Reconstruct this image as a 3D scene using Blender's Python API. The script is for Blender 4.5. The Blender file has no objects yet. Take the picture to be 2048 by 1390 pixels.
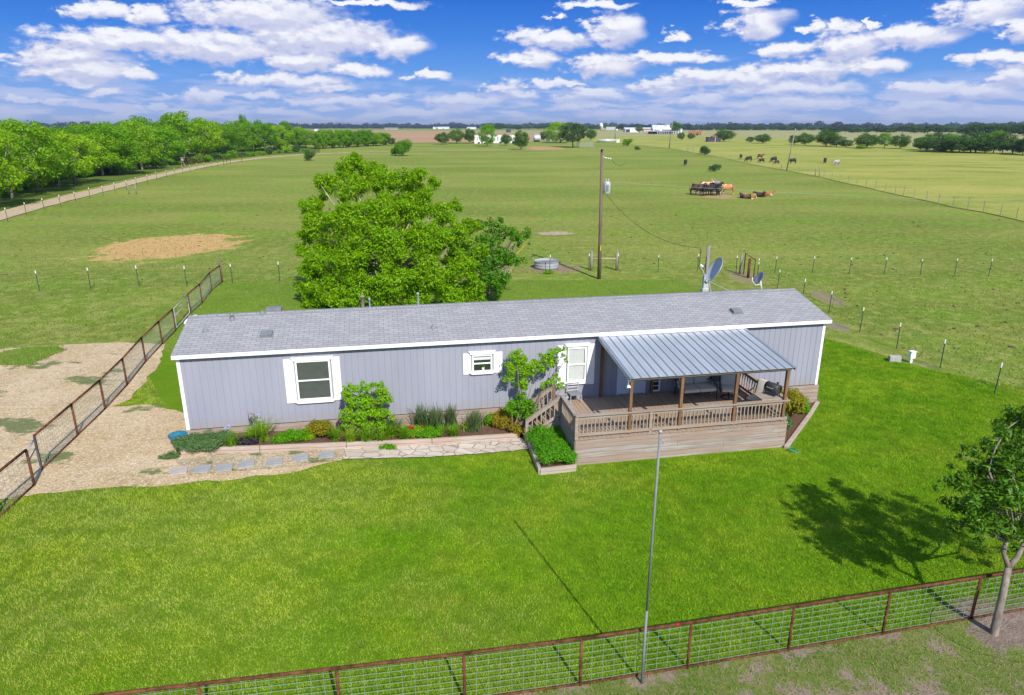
import bpy, bmesh, math, random
import numpy as np
from mathutils import Vector, Matrix
R=math.radians; PI=math.pi
scene=bpy.context.scene; COL=scene.collection
# ------------------------------------------------------------------ camera
F=1375.0; PITCH=R(17.8); SP,CP=math.sin(PITCH),math.cos(PITCH); H=9.5
cam=bpy.data.cameras.new('camera'); camo=bpy.data.objects.new('camera',cam); COL.objects.link(camo)
camo.location=(0,0,H); camo.rotation_euler=(R(90)-PITCH,0,0)
cam.sensor_width=36; cam.lens=F/2048*36; cam.clip_start=0.1; cam.clip_end=20000
scene.camera=camo
scene.render.engine='CYCLES'
scene.view_settings.view_transform='Standard'; scene.view_settings.look='None'
scene.view_settings.exposure=0.42; scene.view_settings.gamma=1
# ------------------------------------------------------------------ node helpers
def nd(t,ty,**kw):
    n=t.nodes.new(ty)
    for k,v in kw.items():
        if hasattr(n,k): setattr(n,k,v)
    return n
def lk(t,a,b): t.links.new(a,b)
def setv(t,sock,v):
    if hasattr(v,'is_linked') or isinstance(v,bpy.types.NodeSocket): t.links.new(v,sock)
    else: sock.default_value=v
def mth(t,op,a,b=None,c=None,clamp=False):
    n=nd(t,'ShaderNodeMath',operation=op); n.use_clamp=clamp
    setv(t,n.inputs[0],a)
    if b is not None: setv(t,n.inputs[1],b)
    if c is not None: setv(t,n.inputs[2],c)
    return n.outputs[0]
def mix(t,f,a,b,mode='MIX'):
    n=nd(t,'ShaderNodeMix',data_type='RGBA',blend_type=mode)
    setv(t,n.inputs[0],f); setv(t,n.inputs[6],c4(a)); setv(t,n.inputs[7],c4(b)); return n.outputs[2]
def c4(c):
    if isinstance(c,(tuple,list)) and len(c)==3: return (*c,1)
    return c
def smap(t,v,a,b,c=0.,d=1.,interp='SMOOTHSTEP'):
    n=nd(t,'ShaderNodeMapRange',interpolation_type=interp); setv(t,n.inputs[0],v)
    n.inputs[1].default_value=a;n.inputs[2].default_value=b;n.inputs[3].default_value=c;n.inputs[4].default_value=d
    return n.outputs[0]
# ------------------------------------------------------------------ sun
SUN_EL=R(40.7); sd=Vector((0.395*math.cos(SUN_EL),-0.919*math.cos(SUN_EL),math.sin(SUN_EL)))
sl=bpy.data.lights.new('sun','SUN'); sl.energy=4.0; sl.angle=R(0.5); sl.color=(1,.95,.85)
so=bpy.data.objects.new('sun',sl); COL.objects.link(so); so.location=(20,-40,40)
so.rotation_euler=sd.to_track_quat('Z','Y').to_euler()
# ------------------------------------------------------------------ world
def ray(u,v):
    x=(u-1024)/F; y=(v-695)/F
    return x, CP-y*SP, -(SP+y*CP)
world=bpy.data.worlds.new('World'); scene.world=world; world.use_nodes=True
t=world.node_tree; t.nodes.clear()
out=nd(t,'ShaderNodeOutputWorld'); bg=nd(t,'ShaderNodeBackground'); lk(t,bg.outputs[0],out.inputs[0])
SKY=0.14; bg.inputs[1].default_value=SKY
sky=nd(t,'ShaderNodeTexSky',sky_type='NISHITA'); sky.sun_disc=False; sky.sun_elevation=SUN_EL
sky.sun_rotation=math.atan2(0.395,-0.919); sky.altitude=100; sky.dust_density=.5; sky.ozone_density=2
tc=nd(t,'ShaderNodeTexCoord'); sx=nd(t,'ShaderNodeSeparateXYZ'); lk(t,tc.outputs['Generated'],sx.inputs[0])
az=mth(t,'ARCTAN2',sx.outputs[0],sx.outputs[1])
hor=mth(t,'SQRT',mth(t,'ADD',mth(t,'MULTIPLY',sx.outputs[0],sx.outputs[0]),mth(t,'MULTIPLY',sx.outputs[1],sx.outputs[1])))
el=mth(t,'DIVIDE',sx.outputs[2],mth(t,'MAXIMUM',hor,.001))
P=nd(t,'ShaderNodeCombineXYZ'); lk(t,az,P.inputs[0]); lk(t,el,P.inputs[1])
BL=[(520,30,190,34),(640,75,190,36),(790,95,75,24),(250,82,190,20),(420,92,200,30),(600,118,110,22),(130,112,125,20),(170,140,130,20),(270,146,60,12),(150,160,70,7),
(570,160,140,14),(650,175,80,10),(720,140,70,12),(845,142,17,9),(862,150,40,10),(415,192,65,11),(520,192,45,8),(205,182,60,7),(200,22,85,14),(290,28,40,20),
(1230,62,62,36),(1100,78,92,20),(1355,72,26,12),(1060,118,70,17),(1210,132,78,24),(1340,116,118,13),(1512,45,68,32),(1635,54,26,15),(1690,52,34,14),(1740,45,16,14),
(1825,74,98,21),(1965,28,110,27),(2030,60,40,26),(1690,92,80,26),(1570,100,65,14),(1610,138,140,20),(1740,130,80,18),(1400,155,90,17),(1500,155,75,14),(1330,172,70,14),(1560,175,170,16),
(2000,118,90,12),(2030,150,70,22),(1850,178,80,14),(1960,182,100,14),(1100,165,55,9),(1150,168,30,6),(1185,190,80,14),(1040,188,50,10),(1395,200,70,12),(680,205,110,12),(770,192,50,9),(930,200,90,14),
(1010,172,40,14),(1180,212,90,8),(860,222,90,9),(1600,205,170,14),(1880,215,160,12),(1250,228,110,8),(1480,228,110,8),(430,222,60,6),(540,192,40,10),(530,222,50,8),(110,208,50,8),(300,217,50,5),(170,235,60,6),(40,200,45,7),(1190,8,75,9),(740,6,120,7),(1500,2,60,6),(1105,32,25,8)]
def blobgroup():
    g=bpy.data.node_groups.new('clouds','ShaderNodeTree')
    g.interface.new_socket('P',in_out='INPUT',socket_type='NodeSocketVector')
    g.interface.new_socket('D',in_out='OUTPUT',socket_type='NodeSocketFloat')
    gi=nd(g,'NodeGroupInput'); go=nd(g,'NodeGroupOutput')
    mp=nd(g,'ShaderNodeVectorMath',operation='MULTIPLY'); lk(g,gi.outputs[0],mp.inputs[0]); mp.inputs[1].default_value=(22,42,1)
    n1=nd(g,'ShaderNodeTexNoise'); n1.inputs['Scale'].default_value=1.3; n1.inputs['Detail'].default_value=5; n1.inputs['Roughness'].default_value=.6; lk(g,mp.outputs[0],n1.inputs['Vector'])
    c=nd(g,'ShaderNodeVectorMath',operation='SUBTRACT'); lk(g,n1.outputs['Color'],c.inputs[0]); c.inputs[1].default_value=(.5,.5,.5)
    m=nd(g,'ShaderNodeVectorMath',operation='MULTIPLY_ADD'); lk(g,c.outputs[0],m.inputs[0]); m.inputs[1].default_value=(.095,.030,0); lk(g,gi.outputs[0],m.inputs[2])
    acc=None
    for (u,v,rx,ry) in BL:
        x,f,d=ray(u,v); a=math.atan2(x,f); e=d/math.hypot(x,f)
        ca=math.cos(a)
        s=(F/(rx*1.10)/max(.6,ca*ca)*1.0, F/(ry*1.12),0)
        q=nd(g,'ShaderNodeVectorMath',operation='MULTIPLY_ADD'); lk(g,m.outputs[0],q.inputs[0]); q.inputs[1].default_value=s
        q.inputs[2].default_value=(-a*s[0],-e*s[1],0)
        l=nd(g,'ShaderNodeVectorMath',operation='LENGTH'); lk(g,q.outputs[0],l.inputs[0])
        if acc is None: acc=l.outputs['Value']
        else:
            k=nd(g,'ShaderNodeMath',operation='SMOOTH_MIN'); lk(g,acc,k.inputs[0]); lk(g,l.outputs['Value'],k.inputs[1]); k.inputs[2].default_value=.12; acc=k.outputs[0]
    n2=nd(g,'ShaderNodeTexNoise'); n2.inputs['Scale'].default_value=2.6; n2.inputs['Detail'].default_value=6; n2.inputs['Roughness'].default_value=.56; lk(g,mp.outputs[0],n2.inputs['Vector'])
    D=mth(g,'SUBTRACT',1.0,acc); D=mth(g,'MULTIPLY_ADD',mth(g,'SUBTRACT',n2.outputs['Fac'],.5),.98,D)
    lk(g,D,go.inputs[0]); return g
BG=blobgroup()
def cg(vec):
    n=nd(t,'ShaderNodeGroup'); n.node_tree=BG; lk(t,vec,n.inputs[0]); return n.outputs[0]
D0=cg(P.outputs[0])
up=nd(t,'ShaderNodeVectorMath',operation='ADD'); lk(t,P.outputs[0],up.inputs[0]); up.inputs[1].default_value=(.003,.0085,0)
D1=cg(up.outputs[0])
# low bands of far cloud
mpb=nd(t,'ShaderNodeVectorMath',operation='MULTIPLY'); lk(t,P.outputs[0],mpb.inputs[0]); mpb.inputs[1].default_value=(17,95,1)
nb=nd(t,'ShaderNodeTexNoise'); nb.inputs['Scale'].default_value=1.; nb.inputs['Detail'].default_value=6; lk(t,mpb.outputs[0],nb.inputs['Vector'])
band=mth(t,'MULTIPLY',smap(t,nb.outputs['Fac'],.42,.58),smap(t,el,.02,.075,1,0)); band=mth(t,'MULTIPLY',band,.85)
rp=nd(t,'ShaderNodeValToRGB'); cr=rp.color_ramp; lk(t,smap(t,el,0,.4,interp='LINEAR'),rp.inputs[0])
stops=[(0,(.36,.48,.80)),(.06,(.27,.43,.80)),(.16,(.13,.34,.80)),(.28,(.055,.235,.74)),(.42,(.018,.145,.62)),(1,(.012,.09,.42))]
while len(cr.elements)<len(stops): cr.elements.new(.5)
for e,(p,c) in zip(cr.elements,stops): e.position=p; e.color=(*c,1)
lit=smap(t,mth(t,'SUBTRACT',D0,D1),-.22,.50)
lit2=mth(t,'MULTIPLY_ADD',smap(t,D0,.1,.75),.25,mth(t,'MULTIPLY',lit,.75))
cc=mix(t,lit2,(.50,.53,.76),(.93,.935,.97))
cc=mix(t,smap(t,el,.005,.075,.72,0),cc,(.42,.49,.80))
a0=mth(t,'MULTIPLY',smap(t,D0,.02,.48),smap(t,el,.0,.07,.6,.97))
col=mix(t,band,rp.outputs[0],(.56,.61,.85)); col=mix(t,a0,col,cc)
sc_=nd(t,'ShaderNodeVectorMath',operation='SCALE'); lk(t,col,sc_.inputs[0]); sc_.inputs['Scale'].default_value=1/SKY*.80
lk(t,sc_.outputs[0],bg.inputs[0])
# beyond the cloud bank (high overhead, behind, below the horizon) the plain clear sky is enough
hz=nd(t,'ShaderNodeVectorMath',operation='SCALE'); lk(t,rp.outputs[0],hz.inputs[0]); hz.inputs['Scale'].default_value=1/SKY*.80
bg2=nd(t,'ShaderNodeBackground'); bg2.inputs[1].default_value=SKY; lk(t,mix(t,smap(t,el,.20,.5),hz.outputs[0],sky.outputs[0]),bg2.inputs[0])
inb=mth(t,'MULTIPLY',mth(t,'MULTIPLY',mth(t,'GREATER_THAN',el,-.01),mth(t,'LESS_THAN',el,.23)),mth(t,'LESS_THAN',mth(t,'ABSOLUTE',az),.95))
msw=nd(t,'ShaderNodeMixShader'); lk(t,inb,msw.inputs[0]); lk(t,bg2.outputs[0],msw.inputs[1]); lk(t,bg.outputs[0],msw.inputs[2]); lk(t,msw.outputs[0],out.inputs[0])
world.cycles.sampling_method='MANUAL'; world.cycles.sample_map_resolution=512
# ------------------------------------------------------------------ terrain + picture-to-ground helpers
A0=(-9.99,19.36); TH=math.atan2(3.94,21.02); CX,SX=math.cos(TH),math.sin(TH)
def toh(X,Y): a,b=X-A0[0],Y-A0[1]; return a*CX+b*SX,-a*SX+b*CX
def hw(a,b): return A0[0]+a*CX-b*SX, A0[1]+a*SX+b*CX
def sm(x): x=np.clip(x,0,1); return x*x*(3-2*x)
def g(X,Y):
    a,b=toh(X,Y); near=.45*(1-sm((a+2)/13))-.1
    d=np.hypot(X,Y)
    return near*(1-sm((np.hypot(X,Y-20)-22)/40)) + 3.6*sm((d-190)/520)
def G(u,v,dz=0.):
    x,f,d=ray(u,v)
    z=dz
    for i in range(30):
        t_=(z-H)/d if d<-1e-4 else 4000
        t_=min(max(t_,1),4500); z=.6*z+.4*(float(g(x*t_,f*t_))+dz)
    return Vector((x*t_,f*t_,float(g(x*t_,f*t_))))
def W3(a,b,z): X,Y=hw(a,b); return Vector((X,Y,z))
def V(u,v,b):      # point of the plane parallel to the house front at depth b -> (a,z)
    x,f,d=ray(u,v); t_=(b-A0[0]*SX+A0[1]*CX)/(-x*SX+f*CX)
    return toh(x*t_,f*t_)[0],H+d*t_
def HP(u,v,z):
    x,f,d=ray(u,v); t_=(z-H)/d; return toh(x*t_,f*t_)
def gh(a,b): X,Y=hw(a,b); return float(g(X,Y))
# ------------------------------------------------------------------ materials
def newmat(name):
    m=bpy.data.materials.new(name); m.use_nodes=True; t=m.node_tree; b=t.nodes['Principled BSDF']; return m,t,b
def noise(t,vec,scale,detail=4,rough=.55,sx=(1,1,1)):
    if sx!=(1,1,1):
        mp=nd(t,'ShaderNodeMapping'); mp.inputs['Scale'].default_value=sx; lk(t,vec,mp.inputs[0]); vec=mp.outputs[0]
    n=nd(t,'ShaderNodeTexNoise'); n.inputs['Scale'].default_value=scale; n.inputs['Detail'].default_value=detail; n.inputs['Roughness'].default_value=rough
    lk(t,vec,n.inputs['Vector']); return n.outputs['Fac']
def vec(t,kind='Object'): return nd(t,'ShaderNodeTexCoord').outputs[kind]
def bump(t,b,h,st,dist=.02):
    n=nd(t,'ShaderNodeBump'); n.inputs['Strength'].default_value=st; n.inputs['Distance'].default_value=dist; lk(t,h,n.inputs['Height']); lk(t,n.outputs[0],b.inputs['Normal'])
def simple(name,c,rough=.6,metal=0,var=.15,scale=6,bmp=0,sx=(1,1,1),spec=.4):
    m,t,b=newmat(name); v=vec(t); n=noise(t,v,scale,5,.6,sx)
    lo=tuple(x*(1-var) for x in c); hi=tuple(min(1,x*(1+var)) for x in c)
    lk(t,mix(t,smap(t,n,.3,.7),lo,hi),b.inputs['Base Color']); b.inputs['Roughness'].default_value=rough; b.inputs['Metallic'].default_value=metal
    b.inputs['Specular IOR Level'].default_value=spec
    if bmp: bump(t,b,n,bmp)
    return m
def leafmat(name,c1,c2,c3,trans=.35,gloss=.5):
    m,t,b=newmat(name); gm=nd(t,'ShaderNodeNewGeometry'); v=vec(t)
    r=gm.outputs['Random Per Island']
    n=noise(t,v,.9,3)
    c=mix(t,smap(t,r,.0,.75,interp='LINEAR'),c1,c2); c=mix(t,mth(t,'MULTIPLY',smap(t,r,.72,1.,interp='LINEAR'),smap(t,n,.35,.65)),c,c3)
    c=mix(t,smap(t,n,.3,.7,.0,.4),c,c1)
    oi=nd(t,'ShaderNodeObjectInfo').outputs['Random']; c=mix(t,mth(t,'MULTIPLY',oi,.45),c,mix(t,smap(t,oi,.4,.9),tuple(x*.55 for x in c1),c3))
    lk(t,c,b.inputs['Base Color']); b.inputs['Roughness'].default_value=.5; b.inputs['Specular IOR Level'].default_value=gloss*.5
    tr=nd(t,'ShaderNodeBsdfTranslucent'); lk(t,mix(t,.5,c,c3),tr.inputs[0])
    ms=nd(t,'ShaderNodeMixShader'); ms.inputs[0].default_value=trans; lk(t,b.outputs[0],ms.inputs[1]); lk(t,tr.outputs[0],ms.inputs[2])
    lk(t,ms.outputs[0],t.nodes['Material Output'].inputs[0]); return m
M={}
def woodmat(name,c1,c2,c3,rough=.85,ax=(.6,14,14),s=1.):
    m,t,b=newmat(name); v=vec(t)
    n1=noise(t,v,1.6*s,6,.65,ax); n2=noise(t,v,1.1,4,.6,(.8,1.4,1.4)); gm=nd(t,'ShaderNodeNewGeometry').outputs['Random Per Island']
    c=mix(t,smap(t,n1,.35,.65),c1,c2); c=mix(t,mth(t,'MULTIPLY',smap(t,mth(t,'ADD',mth(t,'MULTIPLY',gm,.35),n2),.45,.85),.75),c,c3)
    lk(t,c,b.inputs['Base Color']); b.inputs['Roughness'].default_value=rough; bump(t,b,n1,.25,.01); b.inputs['Specular IOR Level'].default_value=.2
    return m
M['skirt']=woodmat('weathered_skirt_planks',(.26,.225,.20),(.42,.375,.345),(.34,.235,.18))
M['deck']=woodmat('deck_boards',(.27,.215,.175),(.40,.32,.26),(.36,.25,.17),ax=(14,.6,14))
M['rail']=woodmat('railing_wood',(.27,.235,.21),(.42,.38,.345),(.32,.235,.175))
M['postw']=woodmat('post_wood',(.20,.11,.06),(.30,.17,.095),(.16,.085,.045),ax=(14,14,.6))
M['baluster']=woodmat('baluster_wood',(.26,.22,.19),(.40,.355,.315),(.36,.25,.18),ax=(14,14,.6))
M['timber']=woodmat('landscape_timber',(.36,.30,.26),(.52,.44,.38),(.42,.28,.20))
M['polew']=woodmat('pole_wood',(.12,.085,.072),(.19,.14,.12),(.20,.14,.11),ax=(14,14,.5))
M['greyw']=woodmat('grey_post_wood',(.20,.19,.17),(.33,.31,.29),(.23,.20,.17),ax=(14,14,.6))
M['white']=simple('white_trim_paint',(.86,.86,.87),.5,var=.03,scale=2)
M['shutter']=simple('white_shutter_plastic',(.84,.85,.88),.45,var=.02,scale=2)
m,t,b=newmat('lavender_grey_siding'); M['siding']=m; v=vec(t)
n1=noise(t,v,1.1,5,.6,(1,1,.22)); n2=noise(t,v,6,5,.7,(1,1,.35)); sz_=nd(t,'ShaderNodeSeparateXYZ'); lk(t,v,sz_.inputs[0])
c=mix(t,smap(t,n1,.3,.7),(.292,.298,.368),(.326,.332,.402)); c=mix(t,mth(t,'MULTIPLY',smap(t,n2,.5,.75),.22),c,(.24,.24,.28))
c=mix(t,mth(t,'MULTIPLY',smap(t,mth(t,'MULTIPLY_ADD',n2,.5,sz_.outputs[2]),1.30,.85),.35),c,(.30,.26,.22))   # splashed dirt above the skirting
lk(t,c,b.inputs['Base Color']); b.inputs['Roughness'].default_value=.7; b.inputs['Specular IOR Level'].default_value=.3
M['doorp']=simple('pale_blue_door_paint',(.62,.68,.80),.5,var=.03)
M['metalroof']=simple('galvanised_roof_metal',(.50,.53,.57),.45,.35,var=.10,scale=1.2,sx=(1,.4,1))
M['metalrib']=simple('galvanised_rib_metal',(.34,.38,.44),.45,.35,var=.08,scale=2)
M['galv']=simple('galvanised_steel',(.33,.35,.37),.6,.0,var=.1,scale=5)
M['dark']=simple('black_metal',(.022,.022,.026),.45,.2,var=.2)
M['grillm']=simple('grill_black_enamel',(.055,.058,.065),.42,.1,var=.25)
M['greym']=simple('grey_plastic',(.20,.21,.23),.6,var=.12)
M['ltgrey']=simple('light_grey_metal',(.50,.52,.54),.5,.2,var=.08)
M['cushion']=simple('beige_cushion_fabric',(.66,.62,.56),.95,var=.06,scale=20,bmp=.1)
M['cushpipe']=simple('cushion_piping',(.30,.28,.26),.95)
M['tabletop']=simple('dark_table_top',(.11,.12,.14),.4,var=.1)
M['rust']=simple('rusty_pipe',(.13,.050,.027),.85,.0,var=.45,scale=7,bmp=.15,spec=.15)
M['tpost']=simple('green_steel_post',(.035,.06,.045),.7,var=.2)
M['cap']=simple('white_post_tip',(.85,.85,.82),.6,var=.03)
M['wire']=simple('fence_wire',(.30,.34,.31),.6,.2,var=.1)
M['cable']=simple('black_cable',(.025,.028,.025),.7)
M['yellow']=simple('yellow_plastic',(.70,.50,.02),.5,var=.08)
M['blue']=simple('blue_glazed_pot',(.02,.17,.26),.25,var=.3,scale=3,spec=.7)
M['soil']=simple('dark_mulch',(.12,.065,.04),.95,var=.5,scale=25,bmp=.5)
M['concrete']=simple('concrete',(.40,.37,.34),.9,var=.15,scale=15,bmp=.2)
M['red']=simple('faded_red_paint',(.35,.05,.03),.6,var=.3)
M['redtape']=simple('red_tape',(.35,.012,.02),.5)
M['flower']=simple('red_petals',(.45,.02,.02),.7)
M['violet']=simple('violet_petals',(.42,.36,.75),.7)
M['hose']=simple('green_hose',(.03,.30,.18),.5)
M['bark']=simple('grey_bark',(.23,.19,.155),.9,var=.35,scale=9,bmp=.5,sx=(1,1,.3))
M['barklight']=simple('pale_bark',(.36,.31,.26),.9,var=.3,scale=9,bmp=.4,sx=(1,1,.3))
M['dirtpile']=simple('dirt',(.33,.20,.12),.95,var=.3,scale=8)
M['lens']=simple('lamp_lens',(.80,.85,.88),.2,var=.03)
M['leaf_pecan']=leafmat('pecan_leaves',(.12,.33,.004),(.30,.56,.004),(.66,.74,.006),.48)
M['leaf_dark']=leafmat('darker_tree_leaves',(.055,.21,.004),(.12,.36,.006),(.32,.50,.01),.4)
M['leaf_near']=leafmat('near_tree_leaves',(.045,.15,.006),(.11,.27,.008),(.34,.46,.03),.3,.6)
M['leaf_wood']=leafmat('wood_leaves',(.08,.27,.004),(.25,.54,.006),(.52,.70,.01),.45)
M['leaf_wood2']=leafmat('wood_leaves_deep',(.06,.22,.005),(.19,.46,.008),(.40,.60,.014),.42)
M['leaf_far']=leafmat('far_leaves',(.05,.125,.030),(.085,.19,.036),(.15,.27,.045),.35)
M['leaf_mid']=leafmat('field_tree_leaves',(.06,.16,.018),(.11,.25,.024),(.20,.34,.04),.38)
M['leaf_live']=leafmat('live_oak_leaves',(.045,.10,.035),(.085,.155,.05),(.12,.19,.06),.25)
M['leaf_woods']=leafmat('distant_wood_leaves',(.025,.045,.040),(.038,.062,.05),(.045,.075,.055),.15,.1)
M['leaf_bush']=leafmat('bush_leaves',(.075,.28,.005),(.17,.47,.006),(.40,.62,.01),.42)
M['leaf_rose']=leafmat('rosemary_leaves',(.09,.19,.055),(.17,.30,.095),(.22,.35,.12),.2)
M['leaf_lily']=leafmat('strap_leaves',(.10,.25,.008),(.22,.42,.015),(.42,.56,.05),.4)
M['leaf_iris']=leafmat('iris_leaves',(.08,.15,.05),(.16,.24,.09),(.26,.30,.14),.35)
M['leaf_gold']=leafmat('gold_leaves',(.20,.25,.012),(.36,.36,.014),(.50,.20,.02),.4)
M['leaf_planter']=leafmat('planter_leaves',(.06,.27,.006),(.12,.44,.010),(.22,.54,.02),.4)
M['leaf_dry']=leafmat('dry_twigs',(.22,.17,.11),(.30,.25,.16),(.26,.30,.10),.2)
M['leaf_dark_purple']=leafmat('dark_foliage',(.03,.03,.035),(.07,.06,.08),(.12,.12,.12),.2)
# glass
m,t,b=newmat('window_glass'); M['glass']=m
gl=nd(t,'ShaderNodeBsdfGlossy'); gl.inputs['Roughness'].default_value=.03; gl.inputs[0].default_value=(.9,.95,.93,1)
tp=nd(t,'ShaderNodeBsdfTransparent'); tp.inputs[0].default_value=(.95,.97,.96,1); ms=nd(t,'ShaderNodeMixShader')
fr=nd(t,'ShaderNodeFresnel'); fr.inputs[0].default_value=1.5
lk(t,mth(t,'MULTIPLY',mth(t,'ADD',mth(t,'MULTIPLY',fr.outputs[0],1.4),.05,clamp=True),mth(t,'SUBTRACT',1,nd(t,'ShaderNodeNewGeometry').outputs['Backfacing'])),ms.inputs[0]); lk(t,tp.outputs[0],ms.inputs[1]); lk(t,gl.outputs[0],ms.inputs[2]); lk(t,ms.outputs[0],t.nodes['Material Output'].inputs[0])
M['blind']=simple('white_blind_slats',(.88,.87,.88),.7,var=.02)
M['screen']=simple('dark_screened_blind',(.13,.13,.14),.7,var=.1)
M['inside']=simple('dark_void_shade',(.03,.03,.035),.9)  # near-black colour stands in for shade behind panes, skirting planks and deck
# shingles (object space: x along the roof, y up the slope)
m,t,b=newmat('grey_shingles'); M['shingle']=m
v=vec(t); br=nd(t,'ShaderNodeTexBrick'); br.offset=.5; br.squash=1
mp=nd(t,'ShaderNodeMapping'); mp.inputs['Scale'].default_value=(1,1.0,0); lk(t,v,mp.inputs[0]); lk(t,mp.outputs[0],br.inputs['Vector'])
br.inputs['Scale'].default_value=1; br.inputs['Brick Width'].default_value=.31; br.inputs['Row Height'].default_value=.135; br.inputs['Mortar Size'].default_value=.010; br.inputs['Mortar Smooth'].default_value=.2; br.inputs['Bias'].default_value=-.15
br.inputs['Color1'].default_value=(.31,.31,.32,1); br.inputs['Color2'].default_value=(.39,.39,.40,1); br.inputs['Mortar'].default_value=(.17,.17,.19,1)
n=noise(t,v,60,3); n2=noise(t,v,.35,4)
c=mix(t,smap(t,n,.3,.7,.0,.15),br.outputs['Color'],(.20,.20,.24)); c=mix(t,smap(t,n2,.35,.65,0,.12),c,(.26,.26,.29))
lk(t,c,b.inputs['Base Color']); b.inputs['Roughness'].default_value=.95; b.inputs['Specular IOR Level'].default_value=.15; bump(t,b,br.outputs['Fac'],-.5,.02)
# ground materials (object space = world metres)
def grassmat(name,cols,coarse,mid,fine=3.,aniso=(1,1,1),mud=None,bs=.6,mid_w=.5,fine_w=.35,patch=None):
    m,t,b=newmat(name); v=vec(t)
    n1=noise(t,v,coarse,5,.6,aniso); n2=noise(t,v,mid,5,.6,(1,1.6,1)); n3=noise(t,v,fine,5,.7); n4=noise(t,v,fine*7,3,.7)
    c=mix(t,smap(t,n1,.36,.64),cols[0],cols[1]); c=mix(t,mth(t,'MULTIPLY',smap(t,n2,.45,.72),mid_w),c,cols[2])
    c=mix(t,mth(t,'MULTIPLY',smap(t,n3,.42,.68),fine_w),c,cols[3]); c=mix(t,mth(t,'MULTIPLY',smap(t,n4,.38,.66),.5),c,tuple(x*.45 for x in cols[0]))
    if mud:
        n5=noise(t,v,mud[0],5,.65); c=mix(t,mth(t,'MULTIPLY',smap(t,n5,mud[1],mud[1]+.08),mud[3]),c,mud[2])
    if patch:   # worn bare ground with a ragged margin: (x, y, rx, ry, angle, dirt, dirt2, noise scale)
        px,py,rx,ry,an,d1,d2,ns=patch
        mp=nd(t,'ShaderNodeMapping'); mp.vector_type='TEXTURE'; mp.inputs['Location'].default_value=(px,py,0); mp.inputs['Rotation'].default_value=(0,0,an); mp.inputs['Scale'].default_value=(rx,ry,1e3); lk(t,v,mp.inputs[0])
        ln=nd(t,'ShaderNodeVectorMath',operation='LENGTH'); lk(t,mp.outputs[0],ln.inputs[0])
        q1=noise(t,v,ns,6,.65); q2=noise(t,v,ns*5,5,.7)
        e=mth(t,'MULTIPLY_ADD',mth(t,'SUBTRACT',q1,.5),2.0,ln.outputs['Value']); e=mth(t,'MULTIPLY_ADD',mth(t,'SUBTRACT',q2,.5),.7,e)
        c=mix(t,smap(t,e,1.10,.86),c,mix(t,smap(t,q2,.35,.65),d1,d2))
    lk(t,c,b.inputs['Base Color']); b.inputs['Roughness'].default_value=.95; b.inputs['Specular IOR Level'].default_value=.1
    bump(t,b,mth(t,'ADD',n3,n4),bs,.08); return m
M['pasture']=grassmat('pasture_grass',[(.165,.235,.028),(.31,.335,.070),(.16,.33,.015),(.44,.43,.13)],.020,.11,1.5,(1,2.6,1),mud=(.25,.68,(.24,.19,.09),.6),bs=1.,fine_w=.7,mid_w=.8)
M['lawn']=grassmat('lawn_grass',[(.14,.27,.008),(.18,.33,.010),(.27,.35,.02),(.10,.21,.006)],.18,.7,6.,mud=(.6,.70,(.20,.17,.06),.4))
M['yardback']=grassmat('rear_lawn_grass',[(.15,.27,.018),(.20,.31,.025),(.14,.32,.01),(.30,.32,.09)],.12,.5,4.,mud=(.35,.68,(.17,.13,.08),.4))
M['verge']=grassmat('verge_grass',[(.15,.22,.035),(.25,.28,.08),(.12,.25,.02),(.36,.29,.16)],.5,1.9,7.,mud=(1.0,.50,(.34,.25,.20),.95),fine_w=.7)
M['hay']=grassmat('hay_field_grass',[(.30,.34,.055),(.44,.43,.10),(.17,.27,.025),(.50,.43,.15)],.016,.05,.9,(.5,3.2,1),mid_w=1.,fine_w=.6)
M['farhay']=grassmat('far_field_grass',[(.36,.36,.15),(.42,.39,.19),(.28,.32,.11),(.42,.35,.19)],.006,.02,.3,(.5,3,1))
M['plough']=grassmat('tilled_field',[(.46,.28,.16),(.50,.33,.20),(.42,.34,.16),(.44,.27,.16)],.004,.02,.3,(.4,3,1))
M['roadside']=grassmat('roadside_grass',[(.105,.165,.022),(.14,.19,.03),(.17,.20,.045),(.09,.14,.02)],.05,.2,2.,mud=(.2,.70,(.2,.16,.09),.4))
def gravelmat(name,c1,c2,c3,green=None,s=9):
    m,t,b=newmat(name); v=vec(t); vo=nd(t,'ShaderNodeTexVoronoi'); vo.inputs['Scale'].default_value=s*2.6; lk(t,v,vo.inputs['Vector'])
    sp=nd(t,'ShaderNodeSeparateColor'); lk(t,vo.outputs['Color'],sp.inputs[0])
    n1=noise(t,v,.45,5,.6); n2=noise(t,v,s*.4,5,.7)
    c=mix(t,smap(t,n1,.35,.65),c1,c2); c=mix(t,mth(t,'MULTIPLY',smap(t,n2,.45,.7),.7),c,c3); c=mix(t,mth(t,'MULTIPLY',smap(t,sp.outputs[0],.72,.95),.55),c,(.80,.72,.56)); c=mix(t,mth(t,'MULTIPLY',smap(t,sp.outputs[1],.8,1.),.5),c,tuple(x*.4 for x in c1))
    if green:
        n5=noise(t,v,green[0],6,.65,(1,1.7,1)); c=mix(t,mth(t,'MULTIPLY',smap(t,n5,green[1],green[1]+.06),.85),c,(.10,.15,.045))
    lk(t,c,b.inputs['Base Color']); b.inputs['Roughness'].default_value=.95; b.inputs['Specular IOR Level'].default_value=.15
    bump(t,b,mth(t,'ADD',vo.outputs['Distance'],n2),.5,.04); return m
M['gravel']=gravelmat('tan_gravel',(.50,.365,.20),(.60,.46,.29),(.34,.245,.15),(.42,.575))
M['gravel2']=gravelmat('pebble_strip',(.40,.31,.20),(.48,.38,.26),(.30,.22,.13),(1.3,.55),11)
M['road']=gravelmat('dirt_track',(.46,.34,.21),(.50,.38,.25),(.42,.30,.19),None,5)
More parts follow.
